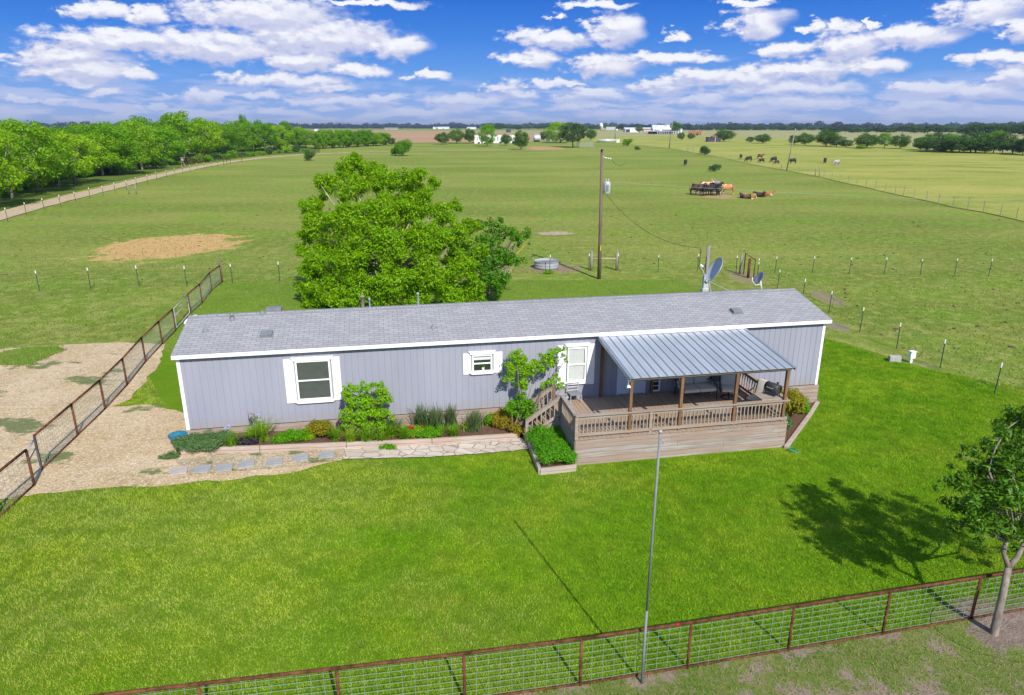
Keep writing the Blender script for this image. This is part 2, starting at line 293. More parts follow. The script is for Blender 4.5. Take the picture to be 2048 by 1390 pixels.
M['barepatch']=gravelmat('bare_dirt',(.58,.36,.15),(.62,.42,.20),(.50,.32,.14),None,5)
M['mud']=gravelmat('muddy_ground',(.20,.145,.115),(.26,.19,.15),(.17,.13,.09),(1.2,.56),8)
# flagstones
m,t,b=newmat('flagstones'); M['flag']=m
v=vec(t); nn=noise(t,v,3,3); vo=nd(t,'ShaderNodeTexVoronoi',feature='DISTANCE_TO_EDGE'); vo.inputs['Scale'].default_value=2.3; mp=nd(t,'ShaderNodeMapping'); mp.inputs['Scale'].default_value=(1,1.5,0); lk(t,v,mp.inputs[0]); lk(t,mp.outputs[0],vo.inputs['Vector'])
vc=nd(t,'ShaderNodeTexVoronoi'); vc.inputs['Scale'].default_value=2.3; lk(t,mp.outputs[0],vc.inputs['Vector']); sp=nd(t,'ShaderNodeSeparateColor'); lk(t,vc.outputs['Color'],sp.inputs[0])
c=mix(t,sp.outputs[0],(.48,.40,.33),(.60,.53,.45)); c=mix(t,mth(t,'MULTIPLY',smap(t,noise(t,v,5,5),.5,.7),.6),c,(.47,.34,.24)); e=smap(t,vo.outputs['Distance'],.018,.05)
lk(t,mix(t,e,(.30,.255,.215),c),b.inputs['Base Color']); b.inputs['Roughness'].default_value=.9; bump(t,b,e,.5,.03)
# ------------------------------------------------------------------ mesh builder
class MB:
    def __init__(s): s.v=[]; s.f=[]
    def box(s,x0,x1,y0,y1,z0,z1,M_=None):
        n=len(s.v); vs=[(x0,y0,z0),(x1,y0,z0),(x1,y1,z0),(x0,y1,z0),(x0,y0,z1),(x1,y0,z1),(x1,y1,z1),(x0,y1,z1)]
        if M_ is not None: vs=[tuple(M_@Vector(p)) for p in vs]
        s.v+=vs; s.f+=[tuple(n+i for i in q) for q in ((0,3,2,1),(4,5,6,7),(0,1,5,4),(1,2,6,5),(2,3,7,6),(3,0,4,7))]; return s
    def bar(s,p,q,w,h=None,up=(0,0,1)):
        h=h or w; p=Vector(p); q=Vector(q); d=(q-p); L=d.length; d.normalize(); up=Vector(up)
        if abs(d.dot(up))>.98: up=Vector((0,1,0))
        sdv=d.cross(up).normalized(); u2=sdv.cross(d); Mx=Matrix((( d.x,sdv.x,u2.x,p.x),(d.y,sdv.y,u2.y,p.y),(d.z,sdv.z,u2.z,p.z),(0,0,0,1)))
        return s.box(0,L,-w/2,w/2,-h/2,h/2,Mx)
    def tube(s,pts,rad,n=8,cap=True):
        pts=[Vector(p) for p in pts]; rs=rad if isinstance(rad,(list,tuple)) else [rad]*len(pts)
        base=len(s.v); prev=None
        for i,p in enumerate(pts):
            d=(pts[min(i+1,len(pts)-1)]-pts[max(i-1,0)]).normalized()
            if prev is None:
                a=d.orthogonal().normalized()
            else:
                a=(prev-d*prev.dot(d)); a=a.normalized() if a.length>1e-6 else d.orthogonal().normalized()
            prev=a; b_=d.cross(a)
            for k in range(n):
                th=2*PI*k/n; s.v.append(tuple(p+(a*math.cos(th)+b_*math.sin(th))*rs[i]))
        for i in range(len(pts)-1):
            for k in range(n):
                k2=(k+1)%n; s.f.append((base+i*n+k,base+i*n+k2,base+(i+1)*n+k2,base+(i+1)*n+k))
        if cap:
            s.f.append(tuple(base+k for k in reversed(range(n)))); s.f.append(tuple(base+(len(pts)-1)*n+k for k in range(n)))
        return s
    def lathe(s,prof,n=20,c=(0,0,0),M_=None):
        base=len(s.v)
        for (r,z) in prof:
            for k in range(n):
                th=2*PI*k/n; p=Vector((r*math.cos(th),r*math.sin(th),z))
                if M_ is not None: p=M_@p
                s.v.append((p.x+c[0],p.y+c[1],p.z+c[2]))
        for i in range(len(prof)-1):
            for k in range(n):
                k2=(k+1)%n; s.f.append((base+i*n+k,base+i*n+k2,base+(i+1)*n+k2,base+(i+1)*n+k))
        return s
    def prism(s,poly,z0,z1,M_=None):
        n=len(poly); b=len(s.v); vs=[(x,y,z0) for x,y in poly]+[(x,y,z1) for x,y in poly]
        if M_ is not None: vs=[tuple(M_@Vector(p)) for p in vs]
        s.v+=vs; s.f.append(tuple(b+i for i in reversed(range(n)))); s.f.append(tuple(b+n+i for i in range(n)))
        for i in range(n): j=(i+1)%n; s.f.append((b+i,b+j,b+n+j,b+n+i))
        return s
    def build(s,name,mat,parent=None,smooth=False,loc=None,bevel=0):
        me=bpy.data.meshes.new(name); me.from_pydata(s.v,[],s.f); me.update(); me.materials.append(M[mat] if isinstance(mat,str) else mat)
        if smooth: me.shade_smooth() if hasattr(me,'shade_smooth') else None
        o=bpy.data.objects.new(name,me); COL.objects.link(o)
        if parent is not None: o.parent=parent
        if loc is not None: o.location=loc
        if bevel:
            md=o.modifiers.new('bevel','BEVEL'); md.width=bevel; md.segments=2
        return o
def tag(o,label=None,cat=None,group=None,kind=None):
    for k,v in (('label',label),('category',cat),('group',group),('kind',kind)):
        if v: o[k]=v
    return o
def empty(name,loc=(0,0,0),rz=0,label=None,cat=None,group=None,sc=None):
    o=bpy.data.objects.new(name,None); COL.objects.link(o); o.location=loc; o.rotation_euler=(0,0,rz); o.empty_display_size=.2
    if sc: o.scale=(sc,)*3 if not isinstance(sc,(tuple,list)) else sc
    return tag(o,label,cat,group)
def struct(o): o['kind']='structure'; return o
KIDS={}
def copy_tree(o,parent=None):
    c=o.copy(); COL.objects.link(c)
    if parent is not None: c.parent=parent
    for ch in [x for x in list(COL.objects) if x.parent==o]: copy_tree(ch,c)
    return c
# ------------------------------------------------------------------ SETTING: ground and sheets
def ground():
    rs=list(np.arange(0,66,1.0)); r=66
    while r<9000: rs.append(r); r*=1.05
    na=288; v=[(0,0,float(g(0,0)))]; f=[]
    for r in rs[1:]:
        th=np.arange(na)*2*PI/na; X=r*np.sin(th); Y=r*np.cos(th); Z=g(X,Y)
        v+=list(zip(X.tolist(),Y.tolist(),Z.tolist()))
    for k in range(na): f.append((0,1+(k+1)%na,1+k))
    for i in range(len(rs)-2):
        a=1+i*na; b=a+na
        for k in range(na): k2=(k+1)%na; f.append((a+k,a+k2,b+k2,b+k))
    mb=MB(); mb.v=v; mb.f=f; return struct(mb.build('pasture_ground','pasture',smooth=True))
ground()
def inpoly(q,px_,py_):
    ins=np.zeros(len(q),bool); n=len(px_); j=n-1
    for i in range(n):
        c=((py_[i]>q[:,1])!=(py_[j]>q[:,1]))&(q[:,0]<(px_[j]-px_[i])*(q[:,1]-py_[i])/(py_[j]-py_[i]+1e-12)+px_[i]); ins^=c; j=i
    return ins
def sheet(name,pts,mat,lift,L,jit=0,step=None,seed=1):
    rng=random.Random(seed); P2=[]
    n=len(pts)
    for i in range(n):
        p=Vector(pts[i][:2]); q=Vector(pts[(i+1)%n][:2]); d=q-p; k=max(1,int(d.length/(step or L)))
        nrm=Vector((-d.y,d.x)).normalized() if d.length>0 else Vector((0,0))
        for j in range(k):
            e=0 if j==0 else rng.uniform(-1,1)*jit
            P2.append(p+d*(j/k)+nrm*e)
    nb=len(P2); xs=[p.x for p in P2]; ys=[p.y for p in P2]; inner=[]
    px_=np.array(xs); py_=np.array(ys)
    gx=np.arange(min(xs)+L*.37,max(xs),L); gy=np.arange(min(ys)+L*.41,max(ys),L*.87)
    GX,GY=np.meshgrid(gx,gy); GX=GX+(np.arange(len(gy))%2*L*.5)[:,None]; q=np.stack([GX.ravel(),GY.ravel()],1)
    ins=inpoly(q,px_,py_); q=q[ins]
    if len(q):
        keep=np.ones(len(q),bool)
        for x_,y_ in zip(xs,ys): keep&=((q[:,0]-x_)**2+(q[:,1]-y_)**2)>(L*.3)**2
        q=q[keep]
    from mathutils.geometry import delaunay_2d_cdt
    V2,_,F2,_,_,_=delaunay_2d_cdt([Vector(p) for p in P2]+[Vector(p) for p in q.tolist()],[],[list(range(nb))],1,1e-4)
    me=bpy.data.meshes.new(name); me.from_pydata([(v.x,v.y,float(g(v.x,v.y))+lift) for v in V2],[],[tuple(f) for f in F2])
    bm=bmesh.new(); bm.from_mesh(me)
    for f in bm.faces:
        f.normal_update()
        if f.normal.z<0: f.normal_flip()
    bm.to_mesh(me); bm.free(); me.materials.append(M[mat])
    o=bpy.data.objects.new(name,me); COL.objects.link(o); return struct(o)
def organic(pts,amp,seed,n=3):
    P=[Vector(p[:2]) for p in pts]
    for _ in range(n):
        Q=[]
        for i in range(len(P)): a,b=P[i],P[(i+1)%len(P)]; Q+=[a*.75+b*.25,a*.25+b*.75]
        P=Q
    r=random.Random(seed); c=sum(P,Vector((0,0)))/len(P); ph=[(r.uniform(0,6.28),r.choice((3,5,7,9,13,19,29)),r.uniform(.3,1)) for _ in range(9)]
    out=[]
    for p in P:
        d=p-c; th=math.atan2(d.y,d.x); out.append(c+d*(1+amp*sum(w*math.sin(k_*th+f_)/math.sqrt(k_/3) for f_,k_,w in ph)))
    return out
def gp(*l): return [G(u,v) for u,v in l]
FR=Vector((1.22,9.9)); FD=Vector((2.035,.44))            # front pipe fence line
def fr(k): return FR+FD*k
LF=[(-13.12,17.23),(-13.46,19.46),(-13.79,21.55),(-14.25,23.81),(-14.91,26.46),(-15.4,28.87),(-15.78,30.96),(-16.48,34.11),(-16.83,36.3),(-17.6,39.4),(-17.9,41.6)]
LAWN=[fr(-7.6),fr(14),(30,20),(22.5,22),(19.3,24.0),(17.0,27.6),(15.5,30.5),(14.0,33.0),(13,36.0)]
lawn_poly=[tuple(p)[:2] for p in LAWN]+[tuple(hw(22,6)),tuple(hw(-1,6)),(-15.6,28.9),(-14.9,26.5),(-13.8,21.6),(-12.9,16.5),(-13.4,13.5)]
sheet('front_lawn',lawn_poly,'lawn',.02,1.6,.12,.6,3)
rear_poly=[tuple(hw(22.6,6)),(13,36.0),(12.2,40),(10.8,44.4),(0,44.2),(-9,42.6),(-17.9,41.6),(-17.6,39.4),(-16.48,34.1),(-15.6,28.9),tuple(hw(-1,6))]
sheet('rear_lawn',rear_poly,'yardback',.024,1.8,.1,.8,4)
verge_poly=[tuple(fr(14)),tuple(fr(-7.6)),(-14.5,4),(32,-2)]
sheet('front_verge',verge_poly,'verge',.032,2.,.06,.5,5)
gr=gp((0,700),(60,694),(150,690),(250,686),(330,690),(318,730),(262,800),(225,815))+[Vector(hw(-1.9,3.0)).to_3d(),Vector(hw(-.1,1.7)).to_3d(),Vector(hw(-.05,-1.2)).to_3d()]+[Vector((*hw(2.4,-1.26),0)),Vector((*hw(4.74,-1.2),0)),Vector((*hw(4.70,-1.98),0))]+gp((600,944),(480,960),(345,972),(210,978),(110,988),(0,1000))+[Vector((-24,15,0)),Vector((-30,24,0))]
sheet('gravel_yard',gr,'gravel',.034,1.2,.09,.35,6)
sheet('pebble_strip',[hw(.0,-1.5),hw(1.2,-1.32),hw(2.4,-1.3),hw(4.72,-1.26),hw(4.70,-1.95),hw(3.5,-2.25),hw(2.2,-2.4),hw(.6,-2.5)],'gravel2',.046,.7,.05,.2,7)
sheet('grass_island',organic(gp((0,705),(70,692),(135,698),(110,712),(60,730),(10,732),(-30,735)),.03,8),'yardback',.05,1.2,.15,.35,8)
def road(pts,w,name,mat,lift):
    P=[p.to_2d() for p in pts]; Lf=[];Rt=[]
    for i,p in enumerate(P):
        d=(P[min(i+1,len(P)-1)]-P[max(i-1,0)]).normalized(); n_=Vector((-d.y,d.x))*w/2; Lf.append(p+n_); Rt.append(p-n_)
    return sheet(name,Lf+Rt[::-1],mat,lift,14,.18,3.5,9)
road(gp((-160,478),(-60,450),(0,432),(60,415),(130,398),(200,381),(270,363),(330,349),(400,334),(460,324),(520,316.5),(600,310),(700,305),(800,302.5),(960,301),(1090,300)),3.4,'dirt_road','road',.06)
sheet('roadside_strip',gp((-300,470),(0,421),(130,388),(270,354),(400,327),(520,311),(640,305),(640,296),(400,300),(100,340),(-300,400)),'roadside',.05,14,.3,4,10)
PC=[(.165,.235,.028),(.31,.335,.070),(.16,.33,.015),(.44,.43,.13)]
def patch(name,u0,u1,vt,vb,d1,d2,ns=.35,base=None,seed=1,sz=.72):
    a=G((u0+u1)/2,(vt+vb)/2); l=G(u0,(vt+vb)/2); r=G(u1,(vt+vb)/2); f_=G((u0+u1)/2,vt); n_=G((u0+u1)/2,vb)
    rx=(r-l).length/2*sz; ry=(f_-n_).length/2*sz; mid_=(f_+n_)/2
    mt=name+'_ground'
    M[mt]=grassmat(mt,base or PC,.020 if base is None else .12,.11 if base is None else .5,1.5 if base is None else 4.,(1,2.6,1) if base is None else (1,1,1),fine_w=.6,patch=(mid_.x,mid_.y,rx,ry,0,d1,d2,ns))
    sheet(name,[(mid_.x+rx*1.32*math.cos(t_),mid_.y+ry*1.32*math.sin(t_)) for t_ in np.linspace(0,2*PI,33)[:-1]],mt,.012 if name!='bare_soil_under_near_tree' else .044,max(.8,rx/5),0,None,seed)
patch('bare_dirt_patch',222,468,471,519,(.60,.38,.16),(.50,.31,.13),.35,sz=1.)
BK=[(.18,.26,.045),(.22,.29,.055),(.17,.30,.03),(.29,.29,.12)]
fenceR=[(2200,480),(2032,440),(1966,425),(1905,415),(1852,402),(1790,389),(1731,375),(1663,360),(1580,343),(1500,328),(1420,311),(1340,297),(1240,287),(1120,281)]
sheet('hay_field',gp(*fenceR)+gp((1150,274),(1400,272),(1700,280),(1850,296),(2150,310),(2500,400)),'hay',.07,16,.5,6,12)
sheet('far_field',gp((600,286),(1120,283),(1400,277),(1700,284),(1850,298),(2500,330),(2500,262),(560,261)),'farhay',.05,60,.5,30,13)
sheet('tilled_field',gp((640,289),(780,287),(1000,283),(1130,278),(1100,268),(860,262),(620,262),(560,270)),'plough',.12,60,.5,30,14)
sheet('path_edge_soil',[hw(-.05,-1.15),hw(4.7,-1.25),hw(10.3,-1.1),hw(10.5,-.3),hw(11.2,-.06),hw(-.05,-.06)],'soil',.05,.8,.0,.5,15) 
sheet('stone_path',[hw(4.72,-1.95),hw(7,-2.03),hw(9.2,-1.98),hw(10.42,-1.9),hw(10.5,-1.1),hw(7,-1.2),hw(4.72,-1.2)],'flag',.06,.5,.025,.25,16)
patch('bare_soil_by_utility_box',1720,1880,716,754,(.34,.21,.13),(.42,.30,.20),1.6,BK)
patch('bare_soil_by_stock_tank',1030,1185,526,550,(.22,.16,.12),(.34,.24,.15),1.2)
patch('bare_soil_by_gate',1445,1540,536,576,(.28,.23,.13),(.24,.21,.11),1.8,sz=.65)
patch('bare_soil_right_of_house',1618,1690,574,622,(.24,.19,.12),(.29,.24,.14),2.6,sz=.62)
patch('bare_soil_by_left_fence',1640,1710,640,668,(.22,.19,.13),(.27,.24,.14),3.,sz=.6)
patch('red_dirt_mound_strip',1035,1140,292.5,300.5,(.44,.24,.12),(.5,.3,.17),.08)
patch('white_caliche_patch',1060,1160,462,472,(.50,.40,.33),(.36,.26,.17),.5)
patch('hay_litter_patch',1380,1480,383,400,(.42,.29,.15),(.36,.24,.12),.5)
patch('bare_soil_under_near_tree',1900,2230,1212,1312,(.22,.165,.135),(.30,.235,.19),1.1,[(.15,.22,.035),(.25,.28,.08),(.12,.25,.02),(.36,.29,.16)],sz=.9)
# ------------------------------------------------------------------ foliage
COV=.62
def leafmesh(name,cen,nor,size,rng,ratio=.5,aim=None):
    n=len(cen); nor=nor/np.maximum(np.linalg.norm(nor,axis=1,keepdims=True),1e-6)
    r=rng.normal(size=(n,3)) if aim is None else aim+rng.normal(size=(n,3))*.35
    tdir=r-nor*np.sum(r*nor,axis=1,keepdims=True); tdir/=np.maximum(np.linalg.norm(tdir,axis=1,keepdims=True),1e-6)
    bdir=np.cross(nor,tdir); s=(size*rng.uniform(.65,1.3,size=n))[:,None]
    v=np.empty((n,4,3)); v[:,0]=cen-tdir*s*.5; v[:,1]=cen+bdir*s*.5*ratio+nor*s*.08; v[:,2]=cen+tdir*s*.5; v[:,3]=cen-bdir*s*.5*ratio+nor*s*.08
    return quads(name,v.reshape(-1,3),n,4)
def quads(name,v,n,k):
    me=bpy.data.meshes.new(name); me.vertices.add(n*k); me.vertices.foreach_set('co',v.ravel().astype(np.float32))
    me.loops.add(n*k); me.loops.foreach_set('vertex_index',np.arange(n*k,dtype=np.int32))
    me.polygons.add(n); me.polygons.foreach_set('loop_start',np.arange(n,dtype=np.int32)*k); me.polygons.foreach_set('loop_total',np.full(n,k,dtype=np.int32))
    me.update(calc_edges=True); return me
def mobj(name,me,mat,parent=None):
    if not me.materials: me.materials.append(M[mat])
    o=bpy.data.objects.new(name,me); COL.objects.link(o)
    if parent is not None: o.parent=parent
    return o
def clumps_leaves(cl,per_area,rng,leaf,fill=.25,upw=.5,jitter=.7,soft=.13):
    if per_area>3: per_area=COV*(per_area if per_area<1.6 and False else 50/leaf**2)
    C=[];N=[]
    for (x,y,z,r,*sq) in cl:
        k=max(8,int(per_area*r*r)); d=rng.normal(size=(k,3)); d/=np.linalg.norm(d,axis=1,keepdims=True)
        rad=r*np.where(rng.random(k)<fill,rng.uniform(.2,.9,k),rng.normal(1,soft,k)); s=np.array(sq[0] if sq else (1,1,.8))
        C.append(np.array((x,y,z))+d*rad[:,None]*s); N.append(d+np.array((0,0,upw))+rng.normal(size=(k,3))*jitter)
    return np.concatenate(C),np.concatenate(N)
def bend(p,q,rng,k=5,amp=.08):
    p=np.array(p,float);q=np.array(q,float); L=np.linalg.norm(q-p); o=rng.normal(size=3)*amp*L; 
    return [tuple(p+(q-p)*s+o*math.sin(PI*s)+rng.normal(size=3)*.012*L*(0<s<1)) for s in np.linspace(0,1,k)]
def limbs(mb,base,fork,cl,rng,r0,nl,n=7):
    mb.tube(bend(base,fork,rng,5,.03),list(np.linspace(r0*1.25,r0*.8,5)),n)
    idx=rng.permutation(len(cl))[:nl]
    for i in idx:
        c=cl[i]; e=(c[0],c[1],c[2]); mb.tube(bend(fork,e,rng,6,.10),list(np.linspace(r0*.5,r0*.10,6)),5,False)
        for _ in range(2):
            m_=np.array(fork)*.4+np.array(e)*.6; q=np.array(e)+rng.normal(size=3)*c[3]*.8; mb.tube(bend(m_,q,rng,4,.1),list(np.linspace(r0*.2,r0*.05,4)),4,False)
def crown_clumps(rng,Hh,Rr,n,z0,rc=(.2,.36),up=.55):
    cl=[]; zc=(z0+Hh)/2; hz=(Hh-z0)/2
    for i in range(n):
        ph=i*2.399963+rng.uniform(-.4,.4); cz=1-2*(i+.5)/n; cz=cz*.96; s=math.sqrt(max(0,1-cz*cz)); rr=rng.uniform(.5,.86)
        r=Rr*rng.uniform(*rc)
        cl.append((Rr*rr*s*math.cos(ph),Rr*rr*s*math.sin(ph),zc+hz*cz*rng.uniform(.6,.82),r))
    return cl
def tree(name,label,loc,Hh,Rr,mat,bark='bark',seed=1,nc=26,dens=60,leaf=.2,z0=.25,r0=.15,fork=.3,group=None,nl=10,rc=(.2,.36)):
    rng=np.random.default_rng(seed); o=empty(name,loc,0,label,'tree',group)
    cl=crown_clumps(rng,Hh,Rr,nc,z0*Hh,rc)
    C,N=clumps_leaves(cl,dens,rng,leaf); mobj('crown',leafmesh('crown',C,N,leaf,rng),mat,o)
    mb=MB(); limbs(mb,(0,0,-.1),(rng.normal()*.1,rng.normal()*.1,fork*Hh),cl,rng,r0,nl); mb.build('trunk',bark,o,True); return o
# ---- variants for woods: built once each, copies share meshes
VAR=[]
def make_variant(i,mat,z0,nc,leaf,dens):
    o=tree('woodland_tree','leafy green tree in the thick roadside row of trees',(0,0,-50),10,4.2,mat,'barklight' if i%2 else 'bark',100+i,nc,dens,leaf,z0,.16,.32,'trees in the roadside row',9,(.12,.30)); return o
for i in range(6): VAR.append(make_variant(i,'leaf_wood' if i%2==0 else 'leaf_wood2',[.0,.04,.0,.08,.02,.03][i],[38,32,42,30,36,34][i],.34,66))
usedv=set()
def put(var,loc,h,w,rz,label,group,name=None):
    first=id(var) not in usedv
    if first: o=var; usedv.add(id(var))
    else: o=copy_tree(var)
    if name: o.name=name
    o.location=loc; o.rotation_euler=(0,0,rz); o.scale=(w/7.6,w/7.6,h/9.6); tag(o,label,'tree',group); return o
rg=random.Random(5)
row=[(-60,420,232,150),(25,398,250,110),(75,385,246,110),(118,374,262,80),(150,368,258,95),(205,352,252,100),(240,350,240,100),(285,340,240,90),(330,330,236,90),(372,322,229,95),(415,314,240,80),(455,309,246,70),(498,304,238,60),(530,302,244,55),(560,300,240,55),(588,297,250,50),(612,296,255,45)]
for i,(u,v,vt,w) in enumerate(row):
    p=G(u,v); d=math.hypot(p.x,p.y); x,f,dd=ray(u,vt); ht=max(5,H+dd*(p.y/f)-p.z); wm=w/F*d*1.05
    lab={0:'leafy tree cut by the left picture edge in the thick roadside row',1:'broad front tree second from the left in the roadside row',9:'tallest tree of the roadside row, rising above the others into the sky',8:'front tree just left of the tallest one in the roadside row',10:'front tree just right of the tallest one, behind the rusty pen',16:'last front tree at the far end of the thick roadside row'}.get(i,'leafy green tree at the front edge of the thick roadside row')
    put(VAR[i%6],p,ht*(1.12 if i==9 else rg.uniform(.82,1.1)),wm*rg.uniform(.7,1.),rg.uniform(0,6),lab,'trees along the front edge of the roadside row')
    for k in range(2):
        q=p*1.0; off=(8+9*k)*rg.uniform(.8,1.2); q=Vector((p.x*(1+off/d)-rg.uniform(2,7),p.y*(1+off/d)+rg.uniform(-4,4),0)); q.z=float(g(q.x,q.y))
        put(VAR[(i+2*k+1)%6],q,ht*rg.uniform(.7,1.12),wm*rg.uniform(.65,1.),rg.uniform(0,6),'leafy green tree deep inside the roadside row','trees in the back of the roadside row')
for i in range(9):   # taller narrow trees standing out of the row, seen against the sky
    u=[30,95,165,262,345,405,492,520,575][i]; vt=[240,246,252,238,224,232,226,236,238][i]; p=G(u,[386,368,356,342,326,315,304,302,299][i]); d=math.hypot(p.x,p.y); q=Vector((p.x*(1+7/d),p.y*(1+7/d),0)); q.z=float(g(q.x,q.y)); x,f,dd=ray(u,vt); ht=H+dd*(q.y/f)-q.z
    put(VAR[(i*2+1)%6],q,ht,4.6+i%3,rg.uniform(0,6),'slender tree rising above the crowns of the roadside row','slender trees rising out of the roadside row')
for i in range(26):   # second line further along the track
    u=628+i*5.6; v=299-i*.32; p=G(u,v); d=math.hypot(p.x,p.y); vt=[262,258,264,260,256,258][i%6] if u<735 else 264
    x,f,dd=ray(u,vt); ht=max(5,(H+dd*(p.y/f)-p.z)); q=Vector((p.x,p.y+rg.uniform(0,10),p.z))
    put(VAR[i%6],q,ht,24/F*d*rg.uniform(.9,1.3),rg.uniform(0,6),'green tree in the low row where the track bends out of sight','trees in the low row by the bend')
# ---- far trees: lighter variants
FV=[]
for i in range(4):
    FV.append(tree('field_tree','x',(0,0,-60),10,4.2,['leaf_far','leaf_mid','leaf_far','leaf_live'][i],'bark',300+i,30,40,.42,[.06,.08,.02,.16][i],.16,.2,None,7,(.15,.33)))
def far(u,vb,vt,w,k,label,group=None,name='field_tree'):
    p=G(u,vb); d=math.hypot(p.x,p.y); x,f,dd=ray(u,vt); ht=max(1.2,H+dd*(p.y/f)-p.z); v_=FV[k] if k<10 else VAR[k-10]
    return put(v_,p,ht*1.05,w/F*d*rg.uniform(1.,1.2),rg.uniform(0,6),label,group,name)
far(885,289,265,26,1,'round dark green tree standing left of the white trailers, leftmost in its row')
far(913,287,258,27,1,'upright green tree between the leftmost field tree and the white trailers')
far(940,287,257,20,1,'narrow green tree right at the left end of the white trailers')
far(975,293,248,36,12,'tall bright green tree in front of the white trailers')
far(1012,291,268,22,1,'small round tree in front of the white trailers, right of the tall one')
far(1042,300,261,28,1,'loose crowned tree in front of the right end of the white trailers')
far(1088,282,262,18,1,'small tree just right of the silver round tank')
far(1120,286,244,50,12,'large bright green tree behind the broad dark oak')
far(1146,295,246,52,3,'broad grey green oak with short dark trunk and its shadow on the grass')
far(1182,281,258,20,1,'dense rounded tree right of the broad oak')
far(842-59,291,275,17,0,'small lone bush beside the end of the low tree row',name='field_bush')
far(1278,266,251,14,1,'leaning tree in front of the long metal barn')
far(1350,268,243,22,1,'tall dark tree at the right side of the white gabled house')
far(1362,281,264,12,1,'small tree below the white gabled house')
far(1382,279,267,14,1,'small bright tree left of the dark field tank')
far(1448,283,259,36,1,'broad green tree right beside the dark field tank')
far(1500,285,273,14,0,'small bush at the left end of the bushes past the hay field',name='field_bush')
far(1525,287,268,28,1,'wide low bush left of the leaning pole',name='field_bush')
for i,(u,vb,vt,w,k,l) in enumerate([(1588,289,270,20,0,'small dark tree just right of the leaning pole'),(1610,291,266,28,1,'dark rounded tree in the field line right of the leaning pole'),(1652,293,260,34,1,'tallest tree in the clump right of the leaning pole'),(1672,294,271,26,0,'middle tree of the clump right of the leaning pole'),(1692,295,279,22,0,'lowest tree at the right end of the clump past the leaning pole'),
  (1733,297,267,36,1,'broad dark tree, left one of the three large field trees'),(1768,296,266,28,11,'bright upright tree, middle one of the three large field trees'),(1800,298,269,30,1,'dark tree, right one of the three large field trees'),(1722,298,289,18,12,'low bright bush in front of the left one of three field trees')]):
    far(u,vb,vt,w,k,l)
for i in range(16):
    u=1838+i*17+rg.uniform(-6,6); far(u,301+i*.7+rg.uniform(-1,2),rg.uniform(262,280)-(0 if i<9 else 3),rg.uniform(24,46),[0,1,0,2,11][i%5],'dark green tree in the long row on the right edge of the hay field','trees in the long row on the right edge of the hay field')
for i in range(30):
    u=1650+i*14+rg.uniform(-5,5); 
    if u<1790: vb,vt=266,255
    elif u<1920: vb,vt=267,252
    else: vb,vt=272,rg.uniform(246,253)
    far(u,vb,vt+rg.uniform(-2,3),20 if u<1920 else 26,[0,2,0,3][i%4],'dark tree in the scattered far wood on the right','trees of the scattered far wood on the right')
for i in range(22):
    u=990+i*12+rg.uniform(-4,4); far(u,259+rg.uniform(-1,1),248+rg.uniform(-2,3),20,[0,2,1,0][i%4],'dark green tree in the distant line behind the farm buildings','trees of the distant line behind the farm buildings')
for i in range(10):
    far(1390+i*26,261,251+rg.uniform(-2,2),18,[0,2][i%2],'dark tree in the far line right of the white gabled house','trees in the far line right of the white gabled house')
# distant woods on the horizon
def woods(name,label,u0,u1,dist,hgt,step,leaf,seed):
    rng=np.random.default_rng(seed); a0=math.atan((u0-1024)/F);a1=math.atan((u1-1024)/F); cl=[]
    n=int((a1-a0)*dist/step)
    for i in range(n):
        a=a0+(a1-a0)*(i+rng.random())/n; d=dist*rng.uniform(.94,1.12); h=hgt*rng.uniform(.55,1.1)*(1.25 if rng.random()<.08 else 1)
        z=3.6+h*.55; r=h*.5; cl.append((d*math.sin(a),d*math.cos(a),z,r,(1.5,1.5,1)))
        cl.append((d*math.sin(a)+rng.normal()*h*.4,d*math.cos(a),3.6+h*.25,r*.8,(1.6,1.6,1)))
    C,N=clumps_leaves(cl,2.0,rng,leaf,.3,.3,.5); o=mobj(name,leafmesh(name,C,N,leaf,rng,.8),'leaf_woods'); tag(o,label,'wood'); o['kind']='stuff'; return o
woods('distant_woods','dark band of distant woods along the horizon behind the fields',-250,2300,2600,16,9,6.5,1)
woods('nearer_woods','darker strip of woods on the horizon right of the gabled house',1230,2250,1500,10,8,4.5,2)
# hills far left
mb=MB(); n=60; pts=[]
for i in range(n+1):
    a=R(-48+i*1.05); d=6500; h=26+10*math.sin(i*.21)+6*math.sin(i*.53+1)-max(0,(i-26))*.9; h=max(5,h); pts.append((d*math.sin(a),d*math.cos(a),h))
for p in pts: mb.v+= [(p[0],p[1],-5),(p[0]*.99,p[1]*.99,p[2]),(p[0]*1.15,p[1]*1.15,p[2]*.8),(p[0]*1.3,p[1]*1.3,-5)]
for i in range(n):
    for k in range(3): mb.f.append((i*4+k,i*4+4+k,i*4+5+k,i*4+k+1))
struct(mb.build('hills',simple('wooded_hills',(.05,.075,.06),.95,var=.3,scale=.004),smooth=True))
# ------------------------------------------------------------------ HOUSE (front-left wall corner at the origin, x along the front)
HOUSE=(A0[0],A0[1],0)
LH,DH=21.39,4.5; FZ,EZ,RZ=.63,2.97,3.64
def slat(a,b): return W3(a,b,0)
hs=empty('mobile_home',HOUSE,TH,'long single-wide lavender grey home with grey shingle roof and white trim','house')
mb=MB()   # grooved vertical siding
def groove(L):
    p=[]; x=0
    while x<L-.03:
        e=min(x+.203,L); p+=[(x,0),(e-.014 if e<L else L,0)]
        if e<L: p+=[(e-.011,.010),(e-.003,.010)]
        x=e
    return p
fp=groove(LH); sp_=groove(DH)
ring=[(a,b) for a,b in fp]+[(LH-c,a) for a,c in sp_]+[(LH-a,DH-b) for a,b in fp]+[(b,DH-a) for a,b in sp_]
R2=[]; 
for p in ring:
    if not R2 or (abs(p[0]-R2[-1][0])+abs(p[1]-R2[-1][1]))>1e-5: R2.append(p)
n=len(R2)
